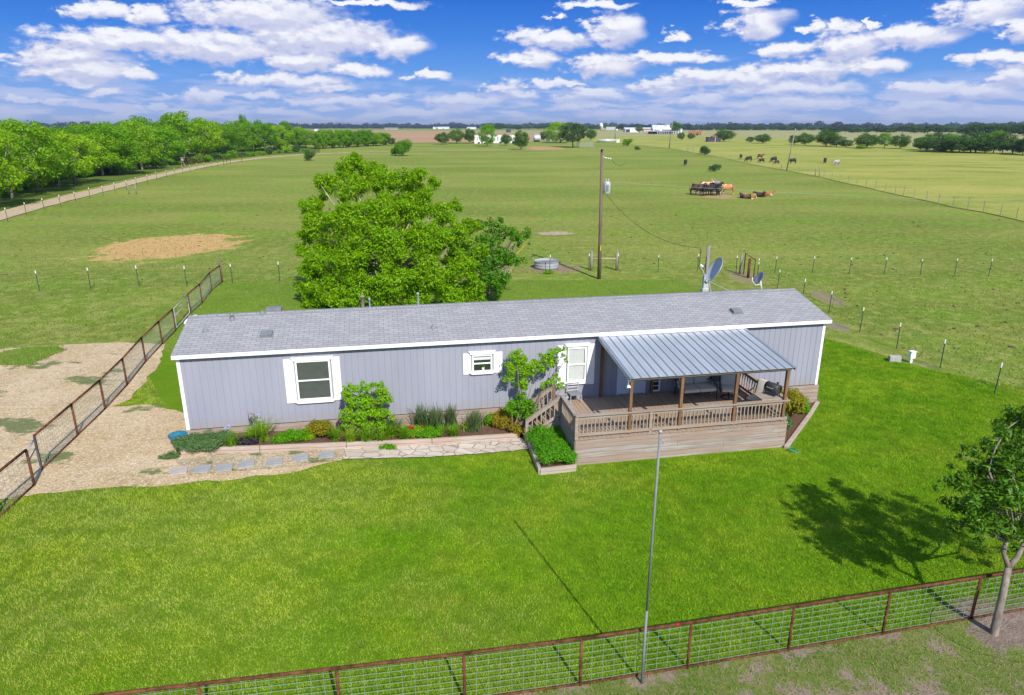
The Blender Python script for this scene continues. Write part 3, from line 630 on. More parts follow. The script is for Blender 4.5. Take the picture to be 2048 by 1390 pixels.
for (a,b) in R2: mb.v+=[(a,b,FZ),(a,b,EZ)]
for i in range(n): j=(i+1)%n; mb.f.append((2*i,2*j,2*j+1,2*i+1))
# gable triangles
for a in (0.001,LH-.001): k=len(mb.v); mb.v+=[(a,0,EZ),(a,DH,EZ),(a,DH/2,RZ-.06)]; mb.f.append((k,k+1,k+2))
mb.build('wall','siding',hs)
# roof: two slabs, each modelled in its own frame so that the shingles follow the slope
sl_=math.atan2(RZ-3.09,DH/2+.15); Ls=math.hypot(RZ-3.09,DH/2+.15)
for s_ in (0,1):
    o=MB().box(0,LH+.22,0,Ls,-.035,0).build('roof_slope','shingle',hs)
    if s_==0: o.matrix_local=Matrix.Translation((-.09,-.15,3.09))@Matrix.Rotation(sl_,4,'X')
    else: o.matrix_local=Matrix.Translation((LH+.13,DH+.15,3.09))@Matrix.Rotation(PI,4,'Z')@Matrix.Rotation(sl_,4,'X')
mb=MB(); 
k=0
x=-.09
while x<LH+.1:
    e=min(x+.3,LH+.13)
    for sgn in (-1,1):
        M_=Matrix.Translation((x,DH/2,RZ+.012))@Matrix.Rotation(-sgn*sl_*-1,4,'X')
        mb.box(0,e-x-.008,0 if sgn<0 else -.13,.0 if sgn>0 else .13,-.006,.006,Matrix.Translation((x,DH/2,RZ+.014))@Matrix.Rotation(sl_*(-1 if sgn<0 else 1),4,'X'))
    x=e
mb.build('ridge_cap','shingle',hs)
f_=MB().box(-.085,LH+.125,-.168,-.13,2.955,3.075); f_.build('fascia','white',hs)
MB().box(-.085,LH+.125,-.13,0.0,2.955,2.965).build('soffit','white',hs)
MB().box(-.085,LH+.125,DH+.13,DH+.168,2.955,3.075).build('fascia','white',hs)
for a0,a1 in ((-.088,-.055),(LH+.095,LH+.128)):   # rake boards
    mb=MB(); 
    for sgn in (0,1):
        p=(( a0+a1)/2,-.13 if not sgn else DH+.13,3.02); q=((a0+a1)/2,DH/2,RZ-.065); mb.bar(p,q,.03,.11)
    mb.build('rake_board','white',hs)
for a,b in ((0,0),(LH,0),(0,DH),(LH,DH)):
    sa=-1 if a==0 else 1; sb=-1 if b==0 else 1
    mb=MB(); mb.box(min(a+sa*.014,a-sa*.085),max(a+sa*.014,a-sa*.085),min(b,b+sb*.014),max(b,b+sb*.014),FZ-.01,EZ-.02)
    mb.box(min(a,a+sa*.014),max(a,a+sa*.014),min(b,b-sb*.085),max(b,b-sb*.085),FZ-.01,EZ-.02); mb.build('corner_board','white',hs)
# skirting planks
mb=MB(); rr=random.Random(3)
for row in range(6):
    z1=FZ-.012-row*.142; z0=z1-.132
    x=-.06
    while x<LH+.05:
        e=min(x+rr.uniform(2.2,3.7),LH+.06)
        if z1>gh(x+.5,0)-.1: mb.box(x,e-.006,-.055-rr.uniform(0,.006),-.02,z0,z1)
        x=e
    mb.box(LH+.02,LH+.055,-.02,DH+.05,z0,z1); mb.box(-.055,-.02,-.02,DH+.05,z0,z1); mb.box(0,LH,DH+.02,DH+.055,z0,z1)
mb.build('skirting','skirt',hs); MB().box(.01,LH-.01,-.018,-.002,-.3,FZ-.02).build('skirting_shade_backing','inside',hs)  # backing sheet is coloured near-black so plank gaps read as shade
def window(a0,a1,z0,z1,sh,ztop,zbot,blind='blind',lab=None,bl=True):
    """a0..a1,z0..z1: glazed opening; sh: (shutter left a0,a1,right a0,a1)"""
    w=MB(); y=-.055; fw=.055
    w.box(a0-fw,a0,y,-.003,z0-fw,z1+fw); w.box(a1,a1+fw,y,-.003,z0-fw,z1+fw); w.box(a0,a1,y,-.003,z1,z1+fw); w.box(a0,a1,y,-.003,z0-fw,z0)
    zm=(z0+z1)/2; w.box(a0,a1,y+.004,-.012,zm-.022,zm+.022)
    w_=w.build('window','white',hs,bevel=.004)
    if lab: w_['label']=lab
    MB().box(a0,a1,-.028,-.022,z0,zm-.022).build('pane','glass',w_); MB().box(a0,a1,-.034,-.028,zm+.022,z1).build('pane','glass',w_)
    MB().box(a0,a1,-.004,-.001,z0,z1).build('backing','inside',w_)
    if bl:
        s=MB(); z=z0+.012
        while z<z1-.03: s.box(a0+.015,a1-.015,-.018,-.006,z,z+.020); z+=.0285
        s.box(a0+.01,a1-.01,-.02,-.006,z1-.035,z1-.003); s.build('blind',blind,w_)
    # head and sill trim with flared ends
    for (zc,fl,nm) in ((ztop,1,'head_trim'),(zbot,-1,'sill')):
        k=MB(); h=.10; 
        if fl>0: poly=[(a0-.10,zc-h),(a1+.10,zc-h),(a1+.13,zc-.02),(a1+.17,zc),(a0-.17,zc),(a0-.13,zc-.02)]
        else: poly=[(a0-.12,zc),(a0-.15,zc-.015),(a0-.10,zc-.045),(a0-.07,zc-.075),(a1+.07,zc-.075),(a1+.10,zc-.045),(a1+.15,zc-.015),(a1+.12,zc)]
        Mx=Matrix(((1,0,0,0),(0,0,1,0),(0,1,0,0),(0,0,0,1))); k.prism(poly,-.085,-.002,Mx); k.build(nm,'white',w_)
    for (p,q) in ((sh[0],sh[1]),(sh[2],sh[3])):
        k=MB(); z0s,z1s=sh[4],sh[5]; zmid=(z0s+z1s)/2; st=.045
        k.box(p,q,-.022,-.002,z0s,z1s)
        k.box(p,p+st,-.032,-.022,z0s,z1s); k.box(q-st,q,-.032,-.022,z0s,z1s)
        for zz in (z0s,zmid-st/2,z1s-st): k.box(p+st,q-st,-.032,-.022,zz,zz+st)
        zz=z0s+st+.02
        while zz<z1s-st-.02:
            if abs(zz-zmid)>.04: k.box(p+st+.012,q-st-.012,-.028,-.022,zz,zz+.016)
            zz+=.032
        k.build('shutter','shutter',hs)
window(3.42,4.36,1.40,2.60,(3.03,3.33,4.46,4.71,1.28,2.72),2.76,1.33,'screen','big window with dark glass on the left')
window(8.90,9.45,1.97,2.46,(8.56,8.82,9.55,9.84,1.86,2.57),2.63,1.93,'blind','small kitchen window',False)
window(12.08,12.62,1.42,2.52,(11.68,11.98,12.71,12.97,1.24,2.66),2.71,1.36,'blind','window with white blinds beside the porch')
# things on the sill of the small window are part of what shows in it
kw=MB().box(8.90,9.45,-.018,-.008,2.33,2.42).build('valance','blind',hs)
pt=empty('flower_pot',W3(9.21,-.012,1.975),TH,'small white flower pot seen behind the glass of the small kitchen window','flower pot')
MB().lathe([(0,0),(.035,0),(.048,.09),(0,.09)],12).build('pot','white',pt,True).scale=(1,.2,1)
r_=np.random.default_rng(4); C,N=clumps_leaves([(0,0,.14,.06,(1,.15,1))],3000,r_,.03); mobj('foliage',leafmesh('foliage',C,N,.03,r_),'leaf_bush',pt)
# small window by the door
w=MB(); 
for x0,x1,z0,z1 in ((15.02,15.06,.82,2.3),(15.30,15.35,.82,2.3),(15.06,15.30,.80,.86),(15.06,15.30,2.24,2.3)): w.box(x0,x1,-.04,-.003,z0,z1)
for z in (1.0,1.16,1.32,1.5,1.7): w.box(15.06,15.30,-.025,-.004,z,z+.02)
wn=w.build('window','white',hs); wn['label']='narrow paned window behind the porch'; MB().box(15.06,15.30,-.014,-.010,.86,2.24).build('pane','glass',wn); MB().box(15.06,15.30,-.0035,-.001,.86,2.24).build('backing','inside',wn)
d=MB().box(13.86,14.75,-.02,-.002,.79,2.62).build('door','doorp',hs,bevel=.004)
k=MB(); k.box(13.79,13.86,-.035,-.002,.77,2.68); k.box(14.75,14.82,-.035,-.002,.77,2.68); k.box(13.86,14.75,-.035,-.002,2.62,2.68); k.build('door_frame','doorp',d)
MB().lathe([(.0,0),(.03,.01),(.03,.04),(0,.05)],10,M_=Matrix.Translation((14.66,-.02,1.62))@Matrix.Rotation(PI/2,4,'X')).build('handle','ltgrey',d,True)
# roof fittings
def rz(b): return 3.09+(b+.15)*math.tan(sl_)
for a,b,w_,l_ in ((2.51,.78,.34,.30),(18.33,.72,.34,.30)):
    k=MB(); M_=Matrix.Translation((a,b,rz(b)+.004))@Matrix.Rotation(sl_,4,'X'); k.box(-w_*.62,w_*.62,-l_*.62,l_*.62,0,.012,M_); k.prism([(-w_/2,-l_/2),(w_/2,-l_/2),(w_/2,l_/2),(-w_/2,l_/2)],.012,.10,M_); k.build('roof_vent','greym',hs,bevel=.012)
def vpipe(a,b,h,r,cap=0):
    z=rz(b); k=MB(); k.lathe([(.11,.0),(.10,.02),(.05,.08),(r,.10),(r,h),(0,h)],12,(a,b,z-.01)); 
    if cap: k.lathe([(0,h+.06),(r*2,h+.02),(r*2,h-.02),(r,h-.03)],12,(a,b,z))
    k.build('vent_pipe','greym',hs,True)
vpipe(.62,1.22,.26,.022); vpipe(1.31,1.90,.16,.04,1); vpipe(7.70,.70,.13,.03); vpipe(2.2,2.2,.12,.03)
for a,h,w_ in ((7.35,.30,.07),(5.42,.28,.12),(5.66,.18,.06)):
    zz=3.64-(3.1-2.25)*.23; MB().lathe([(w_/2,0),(w_/2,h+.12),(w_*.7,h+.13),(w_*.7,h+.18),(0,h+.2)],12,(a,3.1,zz-.02)).build('vent_pipe','galv' if w_<.1 else 'greyw',hs,True)
MB().box(2.25,2.75,2.55,2.9,3.55,3.70).build('roof_vent','greym',hs,bevel=.01)
# ---------------------------------------------------------------- PORCH
DZ=.77; DL,DR,DF=11.45,18.30,-3.15
pc=empty('covered_porch',HOUSE,TH,'raised wooden porch with railings, stairs and sloping metal roof in front of the grey home','porch')
mb=MB(); x=DL; rr=random.Random(8)
while x<DR-.02:
    e=min(x+.14,DR); jj=rr.uniform(-.004,.006); mb.box(x,e-.008,DF-.03+rr.uniform(-.01,.01),-.065,DZ-.03,DZ+jj*.5); x=e
mb.build('deck_boards','deck',pc)
mb=MB(); 
for row in range(6):
    z1=DZ-.035-row*.150; z0=z1-.140; x=DL+.02
    while x<DR-.03:
        e=min(x+rr.uniform(1.9,3.4),DR-.02); mb.box(x,e-.006,DF-rr.uniform(0,.006),DF+.03,z0,z1); x=e
    mb.box(DL,DL+.03,DF+.03,-.06,z0,z1-.0 if row else z1-.0); mb.box(DR-.03,DR,DF+.03,-.06,z0,z1)
mb.build('skirting','skirt',pc)
MB().box(DL+.05,DR-.05,DF+.08,-.1,-.2,DZ-.06).build('underdeck_shade','inside',pc)  # one solid block, coloured as the shade under the deck
RT=DZ+.70; RB=DZ+.10
def rail(p,q,nb,zt0=RT,zt1=RT,zb0=RB,zb1=RB,capw=.13):
    p=Vector((*p,0));q=Vector((*q,0)); d=(q-p)
    P_=lambda s,za,zb: (p.x+d.x*s,p.y+d.y*s,za+(zb-za)*s)
    k=MB(); k.bar(P_(0,zt0,zt1),P_(1,zt0,zt1),capw,.035); k.bar(P_(0,zt0-.075,zt1-.075),P_(1,zt0-.075,zt1-.075),.04,.085); k.build('top_rail','rail',pc)
    MB().bar(P_(0,zb0,zb1),P_(1,zb0,zb1),.05,.085).build('bottom_rail','rail',pc)
    for i in range(nb):
        s=(i+.5)/nb; a=P_(s,zb0+.04,zb1+.04); b=P_(s,zt0-.115,zt1-.115); MB().bar(a,b,.032,up=(0,1,0)).build('baluster','baluster',pc)
def post(a,b,z0,z1,w=.09,mat='postw',nm='post'): MB().box(a-w/2,a+w/2,b-w/2,b+w/2,z0,z1).build(nm,mat,pc)
FB=-3.06
PX=[13.14,14.72,16.48,18.14]
seg=[DL+.08]+PX
mid=13.80
edges=[(DL+.10,PX[0]-.05,13),(PX[0]+.05,mid-.05,5),(mid+.05,PX[1]-.05,7),(PX[1]+.05,PX[2]-.05,14),(PX[2]+.05,PX[3]-.05,13)]
k=MB(); k.bar((DL+.02,FB,RT),(DR-.02,FB,RT),.14,.035); k.bar((DL+.1,FB-.0,RT-.07),(DR-.1,FB,RT-.07),.035,.085); k.build('top_rail','rail',pc)
k=MB(); k.bar((DL+.02,FB-.02,RB),(DR-.02,FB-.02,RB),.05,.09); k.build('bottom_rail','rail',pc)
for a,b,nb in edges:
    for i in range(nb):
        x=a+(b-a)*(i+.5)/nb; MB().box(x-.016,x+.016,FB-.016,FB+.016,RB+.045,RT-.113).build('baluster','baluster',pc)
post(DL+.06,FB,DZ-.03,RT-.018,.10,'rail'); post(mid,FB,DZ,RT-.018,.09,'rail'); post(DL+.05,-1.35,DZ-.1,RT-.02,.10,'rail')
for a in PX: post(a,FB+(.0),DZ,2.515,.088)
post(13.22,-.06,DZ,2.84,.085); post(15.03,-.06,DZ,2.84,.085)
rail((DL+.05,FB+.06),(DL+.05,-1.40),11)
rail((DR-.06,FB+.06),(DR-.06,-.10),18)
post(DR-.05,-.1,DZ,RT,.09,'rail')
# corner shelf for the grill
MB().box(17.42,DR-.02,-3.0,-2.45,RT+.018,RT+.05).build('corner_shelf','rail',pc)
# stairs going down to the left
SY0,SY1=-1.38,-.52; nst=5; gz=gh(10.5,-1)
for i in range(nst):
    z=DZ-(i+1)*(DZ-gz-.02)/(nst+1); x1=DL-i*.215; MB().box(x1-.26,x1-.0,SY0+.04,SY1-.04,z-.035,z).build('stair_tread','deck',pc)
for b in (SY0,SY1): MB().bar((DL,b,DZ-.17),(DL-1.12,b,gz-.02),.04,.2).build('stair_stringer','rail',pc)
for b,ex in ((SY0-.04,0),(SY1+.04,0)):
    zt1=gz+.80; zb1=gz+.22; xe=DL-1.08
    post(xe,b,gz-.1,zt1+.01,.09,'rail')
    if b>SY0: post(DL+.02,b,gz,RT,.09,'postw')
    rail((DL+.02,b),(xe-.03,b),8,RT,zt1,RB,zb1,.12)
# porch roof
ZI,ZO,RO=2.925,2.575,-3.22
rt=math.atan2(ZI-ZO,-RO); Lr=math.hypot(RO,ZI-ZO); a0,a1=13.05,18.24
Mr=Matrix.Translation((0,0,ZI))@Matrix.Rotation(rt,4,'X')
k=MB(); k.box(a0,a1,-Lr,-.02,0,.008,Mr); rf=k.build('metal_roof','metalroof',pc)
k=MB(); x=a0+.06; 
while x<a1-.02: k.prism([(x-.032,0.008),(x+.032,0.008),(x+.016,.034),(x-.016,.034)],-Lr*0,0.0) if False else k.box(x-.020,x+.020,-Lr-.005,-.03,.008,.034,Mr); x+=.268
k.build('roof_rib','metalrib',pc)
k=MB(); x=a0+.06+.134
while x<a1: k.box(x-.006,x+.006,-Lr,-.03,.008,.014,Mr); x+=.268
k.build('roof_crease','metalroof',pc)
k=MB(); k.box(a0-.03,a0+.02,-Lr-.01,-.01,.010,.040,Mr); k.box(a0-.03,a0-.02,-Lr-.01,-.01,-.08,.01,Mr); k.build('roof_trim','metalrib',pc); k=MB(); k.box(a1-.02,a1+.03,-Lr-.01,-.01,.010,.040,Mr); k.box(a1+.02,a1+.03,-Lr-.01,-.01,-.08,.01,Mr); k.build('roof_trim','metalrib',pc)
MB().box(a0,a1-.02,-.16,-.012,.0,.02,Matrix.Translation((0,0,2.935))).build('flashing','white',pc)
MB().bar((a0+.03,FB,2.50),(a1-.03,FB,2.50),.04,.12).build('beam','postw',pc)
MB().bar((a0+.02,FB-.06,2.515),(a1-.02,FB-.06,2.515),.03,.05).build('eave_board','rail',pc)
for x in (a0+.05,14.3,15.6,16.9,a1-.05): MB().bar((x,-.03,ZI-.07),(x,RO+.22,ZO-.045),.04,.09).build('rafter','postw',pc)
fl=empty('flood_light',W3(a0-.02,RO+.1,ZO-.08),TH,'white twin flood light hanging under the left corner of the porch roof','flood light')
k=MB(); k.box(-.04,.04,-.02,.02,-.02,.03); k.bar((0,0,0),(-.03,-.04,-.12),.02); k.build('bracket','ltgrey',fl)
MB().lathe([(0,0),(.045,.02),(.065,.09),(.06,.10),(0,.10)],14,M_=Matrix.Translation((-.02,-.03,-.12))@Matrix.Rotation(PI*.85,4,'X')).build('lamp_head','lens',fl,True)
# ---------------------------------------------------------------- porch furniture
def cushion(x0,x1,y0,y1,z0,z1,name,par,M_=None):
    o=MB().box(x0,x1,y0,y1,z0,z1,M_).build(name,'cushion',par,True,bevel=.035); o.modifiers['bevel'].segments=3; return o
sofa=empty('loveseat',W3(16.40,-.36,DZ),TH,'black framed loveseat with two beige cushions against the wall under the porch roof','loveseat')
w=.60
for sx_ in (-1,1):
    k=MB(); x=sx_*w; k.tube([(x,-.60,0),(x,-.58,.28),(x,-.56,.47),(x,-.30,.50),(x*.99,.02,.62)],.017,6); k.tube([(x,.10,0),(x,.02,.35),(x,.12,.72)],.017,6); k.build('arm_frame','dark',sofa)
k=MB(); k.tube([(-w,-.55,.25),(w,-.55,.25)],.015,6); k.tube([(-w,.12,.70),(w,.12,.70)],.015,6); k.tube([(-w,0,.25),(w,0,.25)],.015,6); k.build('frame','dark',sofa)
for x0,x1 in ((-w+.02,-.005),(.005,w-.02)):
    cushion(x0,x1,-.60,.0,.26,.38,'seat_cushion',sofa)
    cushion(x0,x1,-.04,.07,.38,.78,'back_cushion',sofa,Matrix.Translation((0,0,0)))
def swivel(loc,rz_,label):
    c=empty('swivel_chair',loc,rz_,label,'chair','swivel chairs on the porch')
    k=MB(); k.tube([(.24*math.cos(a),.24*math.sin(a)-.0,.018) for a in np.linspace(0,2*PI,21)],.016,6,False)
    for a in (0,PI/2,PI,3*PI/2): k.tube([(.24*math.cos(a),.24*math.sin(a),.02),(0,0,.14)],.014,6)
    k.tube([(0,0,.1),(0,0,.27)],.03,8); k.build('swivel_base','dark',c)
    for sx_ in (-1,1):
        x=sx_*.29; k=MB(); k.tube([(x,.22,.30),(x,-.24,.28),(x*1.03,-.26,.44),(x*1.05,-.20,.51),(x*1.04,.10,.54),(x,.25,.66)],.016,6); k.build('arm_frame','dark',c)
    k=MB(); k.tube([(-.27,.20,.3),(-.27,.34,.82),(.27,.34,.82),(.27,.20,.3)],.014,6); k.build('back_frame','dark',c)
    cushion(-.26,.26,-.26,.22,.29,.39,'seat_cushion',c)
    cushion(-.25,.25,-.05,.05,-.02,.50,'back_cushion',c,Matrix.Translation((0,.25,.39))@Matrix.Rotation(R(-14),4,'X')); return c
swivel(W3(17.42,-.95,DZ),TH+R(-18),'beige cushioned swivel chair with round black base beside the dark side table')
swivel(W3(17.92,-1.95,DZ),TH+R(-62),'sunlit beige swivel chair at the right railing, next to the black grill')
st=empty('side_table',W3(17.14,-.42,DZ),TH,'round dark topped side table between the loveseat and the swivel chair','side table')
MB().lathe([(0,.50),(.25,.50),(.26,.515),(.26,.53),(.25,.545),(0,.545)],24).build('table_top','tabletop',st,True)
k=MB()
for a in (PI/4,3*PI/4,5*PI/4,7*PI/4): k.tube([(.14*math.cos(a),.14*math.sin(a),.5),(.17*math.cos(a),.17*math.sin(a),0)],.018,6); 
k.tube([(.15*math.cos(a),.15*math.sin(a),.15) for a in np.linspace(0,2*PI,17)],.012,6,False); k.build('legs','ltgrey',st)
gl_=empty('barrel_grill',W3(17.93,-2.70,RT+.05),TH+R(-68),'small black barrel smoker grill sitting on the corner shelf of the porch railing','grill')
Mx=Matrix.Translation((0,0,.24))@Matrix.Rotation(PI/2,4,'Y')
MB().lathe([(0,-.23),(.13,-.23),(.155,-.22),(.16,0),(.155,.22),(.13,.23),(0,.23)],24,M_=Mx).build('barrel','grillm',gl_,True)
k=MB()
for x in (-.17,.17):
    for y in (-.09,.09): k.tube([(x,y,.16),(x*1.02,y*1.5,0)],.011,6)
k.build('legs','dark',gl_)
k=MB(); k.tube([(-.1,-.15,.27),(-.1,-.19,.28),(.1,-.19,.28),(.1,-.15,.27)],.009,6); k.build('handle','ltgrey',gl_)
k=MB(); k.tube([(.15,0,.38),(.15,0,.46)],.025,8); k.lathe([(0,.48),(.04,.46),(.04,.45)],10,(.15,0,0)); k.build('chimney','dark',gl_)
MB().box(-.24,-.232,-.07,.07,.16,.24).build('end_vent','greym',gl_)
mc=empty('metal_garden_chair',W3(12.22,-.30,DZ),TH+R(4),'pale grey metal lattice back chair under the white blinds window','chair')
k=MB(); 
for x in (-.19,.19): k.tube([(x,.15,0),(x,.17,.62)],.014,6); k.tube([(x,-.18,0),(x,-.18,.30)],.014,6)
for z in (.34,.46,.60): k.tube([(-.19,.165,z),(.19,.165,z)],.012,6)
k.build('frame','ltgrey',mc)
k=MB(); 
for i in range(9): x=-.17+i*.0425; k.tube([(x,.165,.34),(x,.165,.46)],.005,4)
k.build('lattice_back','ltgrey',mc); MB().box(-.2,.2,-.2,.16,.28,.31).build('seat','greym',mc,bevel=.01)
pb=empty('planter_box',W3(11.82,-.25,DZ),TH,'dark grey planter box with pale rim beside the lattice back chair','planter')
MB().prism([(-.16,-.14),(.16,-.14),(.16,.14),(-.16,.14)],0,.20).build('box','greym',pb,bevel=.01); k=MB(); k.box(-.18,.18,-.16,-.13,.17,.21); k.box(-.18,.18,.13,.16,.17,.21); k.box(-.18,-.15,-.13,.13,.17,.21); k.box(.15,.18,-.13,.13,.17,.21); k.build('rim','ltgrey',pb)
cb=empty('wire_crate',W3(10.98,-1.75,gh(11,-1.7)),TH,'dark empty wire crate tucked under the porch stairs','crate')
k=MB(); 
for z in (0.05,.32): k.tube([(-.16,-.12,z),(.16,-.12,z),(.16,.12,z),(-.16,.12,z),(-.16,-.12,z)],.012,5,False)
for x in (-.16,.16):
    for y in (-.12,.12): k.tube([(x,y,.05),(x,y,.32)],.012,5)
k.build('frame','dark',cb); MB().box(-.15,.15,-.11,.11,.03,.05).build('base','dark',cb)
# ---------------------------------------------------------------- satellite dishes, service pole
def dish(name,label,loc,rz_,tilt,r,mat,depth=.12):
    o=empty(name,loc,rz_,label,'satellite dish'); return o
ds=empty('satellite_dish',W3(18.95,3.6,3.33),TH,'large grey satellite dish on braced legs at the back of the roof','satellite dish')
ctr=Vector((.10,.25,.80)); nrm=Vector((-.87,.12,.47)).normalized(); q=nrm.to_track_quat('Z','Y').to_matrix().to_4x4()
prof=[(0,.0),(.15,.008),(.3,.03),(.42,.06),(.50,.085)]
MB().lathe(prof+[(.515,.10),(.52,.085),(.505,.07),(.42,.045),(.3,.015),(.15,-.008),(0,-.016)],32,M_=Matrix.Translation(ctr)@q).build('reflector','ltgrey',ds,True)
bot=ctr+q.to_3x3()@Vector((0,-.48,.08)); 
low=min([ctr+q.to_3x3()@Vector((.49*math.cos(a),.49*math.sin(a),.08)) for a in np.linspace(0,6.28,40)],key=lambda p:p.z)
lnb=ctr+nrm*.62+Vector((-.10,0,-.12))
k=MB(); k.tube([low,lnb],.016,6); k.build('feed_arm','ltgrey',ds); k=MB(); k.tube([lnb,lnb+Vector((.0,0,.06)),lnb+(ctr-lnb).normalized()*.12],.035,8); k.build('receiver','white',ds,True)
foot=Vector((-.12,.0,-.14)); k=MB(); k.tube([foot,low+Vector((.06,.05,-.04)),ctr-nrm*.04],.032,8); k.build('mast','galv',ds,True)
k=MB(); k.tube([low+Vector((.06,.05,-.05)),Vector((.80,.35,-.08))],.013,6); k.tube([low+Vector((.06,.05,-.05)),Vector((.35,.8,-.3))],.013,6); k.build('brace','galv',ds)
d2=empty('satellite_dish',W3(20.35,2.62,3.58),TH,'small satellite dish with shade-coloured face on the roof ridge near the right end','satellite dish')
c2=Vector((-.10,.05,.42)); n2=Vector((-.86,.10,.50)).normalized(); q2=n2.to_track_quat('Z','Y').to_matrix().to_4x4()
MB().lathe([(0,0),(.12,.01),(.22,.03),(.27,.045),(.275,.035),(.22,.018),(.12,-.004),(0,-.01)],28,M_=Matrix.Translation(c2)@q2).build('reflector',simple('shaded_dish_face',(.25,.27,.31),.5),d2,True)  # shade on the hollow face is put into its darker grey
k=MB(); k.tube([(0.02,0,-.02),(-.03,.02,.18),(-.06,.05,.40)],.022,8); k.build('mast','white',d2,True)
k=MB(); k.tube([(-.06,.03,.20),(-.30,-.05,.20),(-.50,-.12,.40),(-.50,-.12,.52)],.015,6); k.build('feed_arm','white',d2,True)
d3=empty('satellite_dish',W3(-.42,3.75,3.05),TH,'white saucer shaped satellite dish behind the left end of the roof','satellite dish')
n3=Vector((-.35,-.25,.85)).normalized(); q3=n3.to_track_quat('Z','Y').to_matrix().to_4x4()
MB().lathe([(0,0),(.12,.01),(.20,.03),(.26,.06),(.265,.05),(.20,.015),(.12,-.01),(0,-.02)],28,M_=Matrix.Translation((0,0,.05))@q3).build('reflector','white',d3,True)
k=MB(); k.tube([(.0,0,.05),(.1,.05,-.25),(.35,.1,-.3)],.02,8); k.build('mast','ltgrey',d3,True)
a,z=V(1418,487,9.5); X,Y=hw(a,9.5); zt=z
svp=empty('service_pole',(X,Y,float(g(X,Y))),TH,'short wooden service pole with grey electric meter behind the right end of the home','service pole')
MB().tube([(0,0,0),(0,0,zt)],[.10,.085],10).build('pole','greyw',svp,True)
k=MB(); k.tube([(-.11,-.08,2.3),(-.11,-.08,3.7)],.022,6); k.tube([(-.11,-.08,zt*.8),(-.30,-.1,zt*.70),(-.46,-.1,zt*.76),(-.44,-.1,zt-.12)],.018,6); k.build('conduit','cable',svp,True)
MB().box(-.27,.05,-.30,-.10,.9,2.2).build('breaker_box','ltgrey',svp,bevel=.02)
k=MB().box(-.22,.06,-.26,-.10,2.2,2.85).build('meter_box','ltgrey',svp,bevel=.02); MB().lathe([(0,.0),(.10,0),(.10,.10),(.07,.13),(0,.14)],16,M_=Matrix.Translation((-.08,-.26,2.60))@Matrix.Rotation(PI/2,4,'X')).build('meter_dial','lens',k,True)
ac=empty('utility_cabinet',(X-.9,Y-.9,float(g(X,Y))),TH,'low grey cabinet by the service pole, showing just over the roof ridge','cabinet')
MB().box(-.5,.35,-.3,.3,0,1.75).build('cabinet','ltgrey',ac,bevel=.03); MB().box(-.42,-.1,-.32,-.3,1.2,1.6).build('louvre','dark',ac)
SVC=Vector((X,Y,float(g(X,Y))+zt))
# ---------------------------------------------------------------- utility poles and wires
pb_=G(1198,558); up_=empty('utility_pole',pb_,0,'tall brown utility pole with grey transformer standing behind the home','utility pole')
Hp=8.25
MB().tube([(0,0,0),(-.03,0,3),(-.12,.0,Hp)],[.125,.112,.09],12).build('pole','polew',up_,True)
k=MB(); k.lathe([(0,0),(.20,0),(.22,.03),(.22,.68),(.20,.74),(.06,.76),(0,.76)],20,(.26,-.12,5.55)); tr_=k.build('transformer','ltgrey',up_,True)
MB().box(.20,.34,-.365,-.345,5.72,6.12).build('nameplate','greym',tr_,bevel=.02)
k=MB(); 
for dx in (-.08,.08): k.lathe([(0,0),(.03,.01),(.045,.04),(.025,.07),(.04,.10),(.02,.16),(0,.17)],10,(.26+dx,-.12,6.31))
k.build('bushing','ltgrey',tr_,True)
k=MB(); k.tube([(-.10,0,7.85),(.15,-.02,7.72)],.02,6)
for i in range(3): k.lathe([(0,0),(.045,.01),(.045,.04),(.02,.05),(.02,.09)],10,M_=Matrix.Translation((.12+i*.13,-.02,7.73-i*.02))@Matrix.Rotation(PI/2,4,'Y'))
k.build('insulator','white',up_,True)
k=MB(); k.box(-.40,-.05,-.30,.30,Hp+.02,Hp+.05); k.build('pole_top_bracket','greyw',up_)
for i in range(6): pass
MB().box(-.02,.04,-.175,-.15,1.9,2.25).build('yellow_marker','yellow',up_)
k=MB(); k.tube([(.5,0,7.62),(.75,-.05,7.35),(1.05,-.1,7.25),(1.35,-.1,7.42)],.012,5); k.build('jumper_wire','cable',up_)
def wire(name,label,p,q,sag,r,mat,k=18):
    p=Vector(p);q=Vector(q); pts=[]
    for i in range(k+1): s=i/k; v=p.lerp(q,s); v.z-=sag*4*s*(1-s); pts.append(v-p)
    o=MB().tube(pts,r,5,False).build(name,mat,None,True,loc=p); return tag(o,label,'wire')
wire('service_wire','black overhead wire sagging from the transformer pole to the short service pole',pb_+Vector((.25,0,5.5)),SVC+Vector((-.44,-.1,-.1)),.75,.011,'cable')
wire('overhead_wire','thin pale overhead wire crossing the pasture from the transformer pole toward the right',pb_+Vector((.05,0,6.3)),(120,58,6.4),2.2,.009,'wire',40)
anc=G(1006,537); ga=empty('guy_wire',anc,0,'slanting guy wire of the tall pole with a yellow guard, right of the smaller tree','guy wire')
top_=pb_+Vector((-.05,0,7.4))-anc; k=MB(); k.tube([(0,0,0),top_],.010,5); k.build('cable','wire',ga); MB().tube([top_*.04,top_*.26],.035,8).build('guard','yellow',ga)
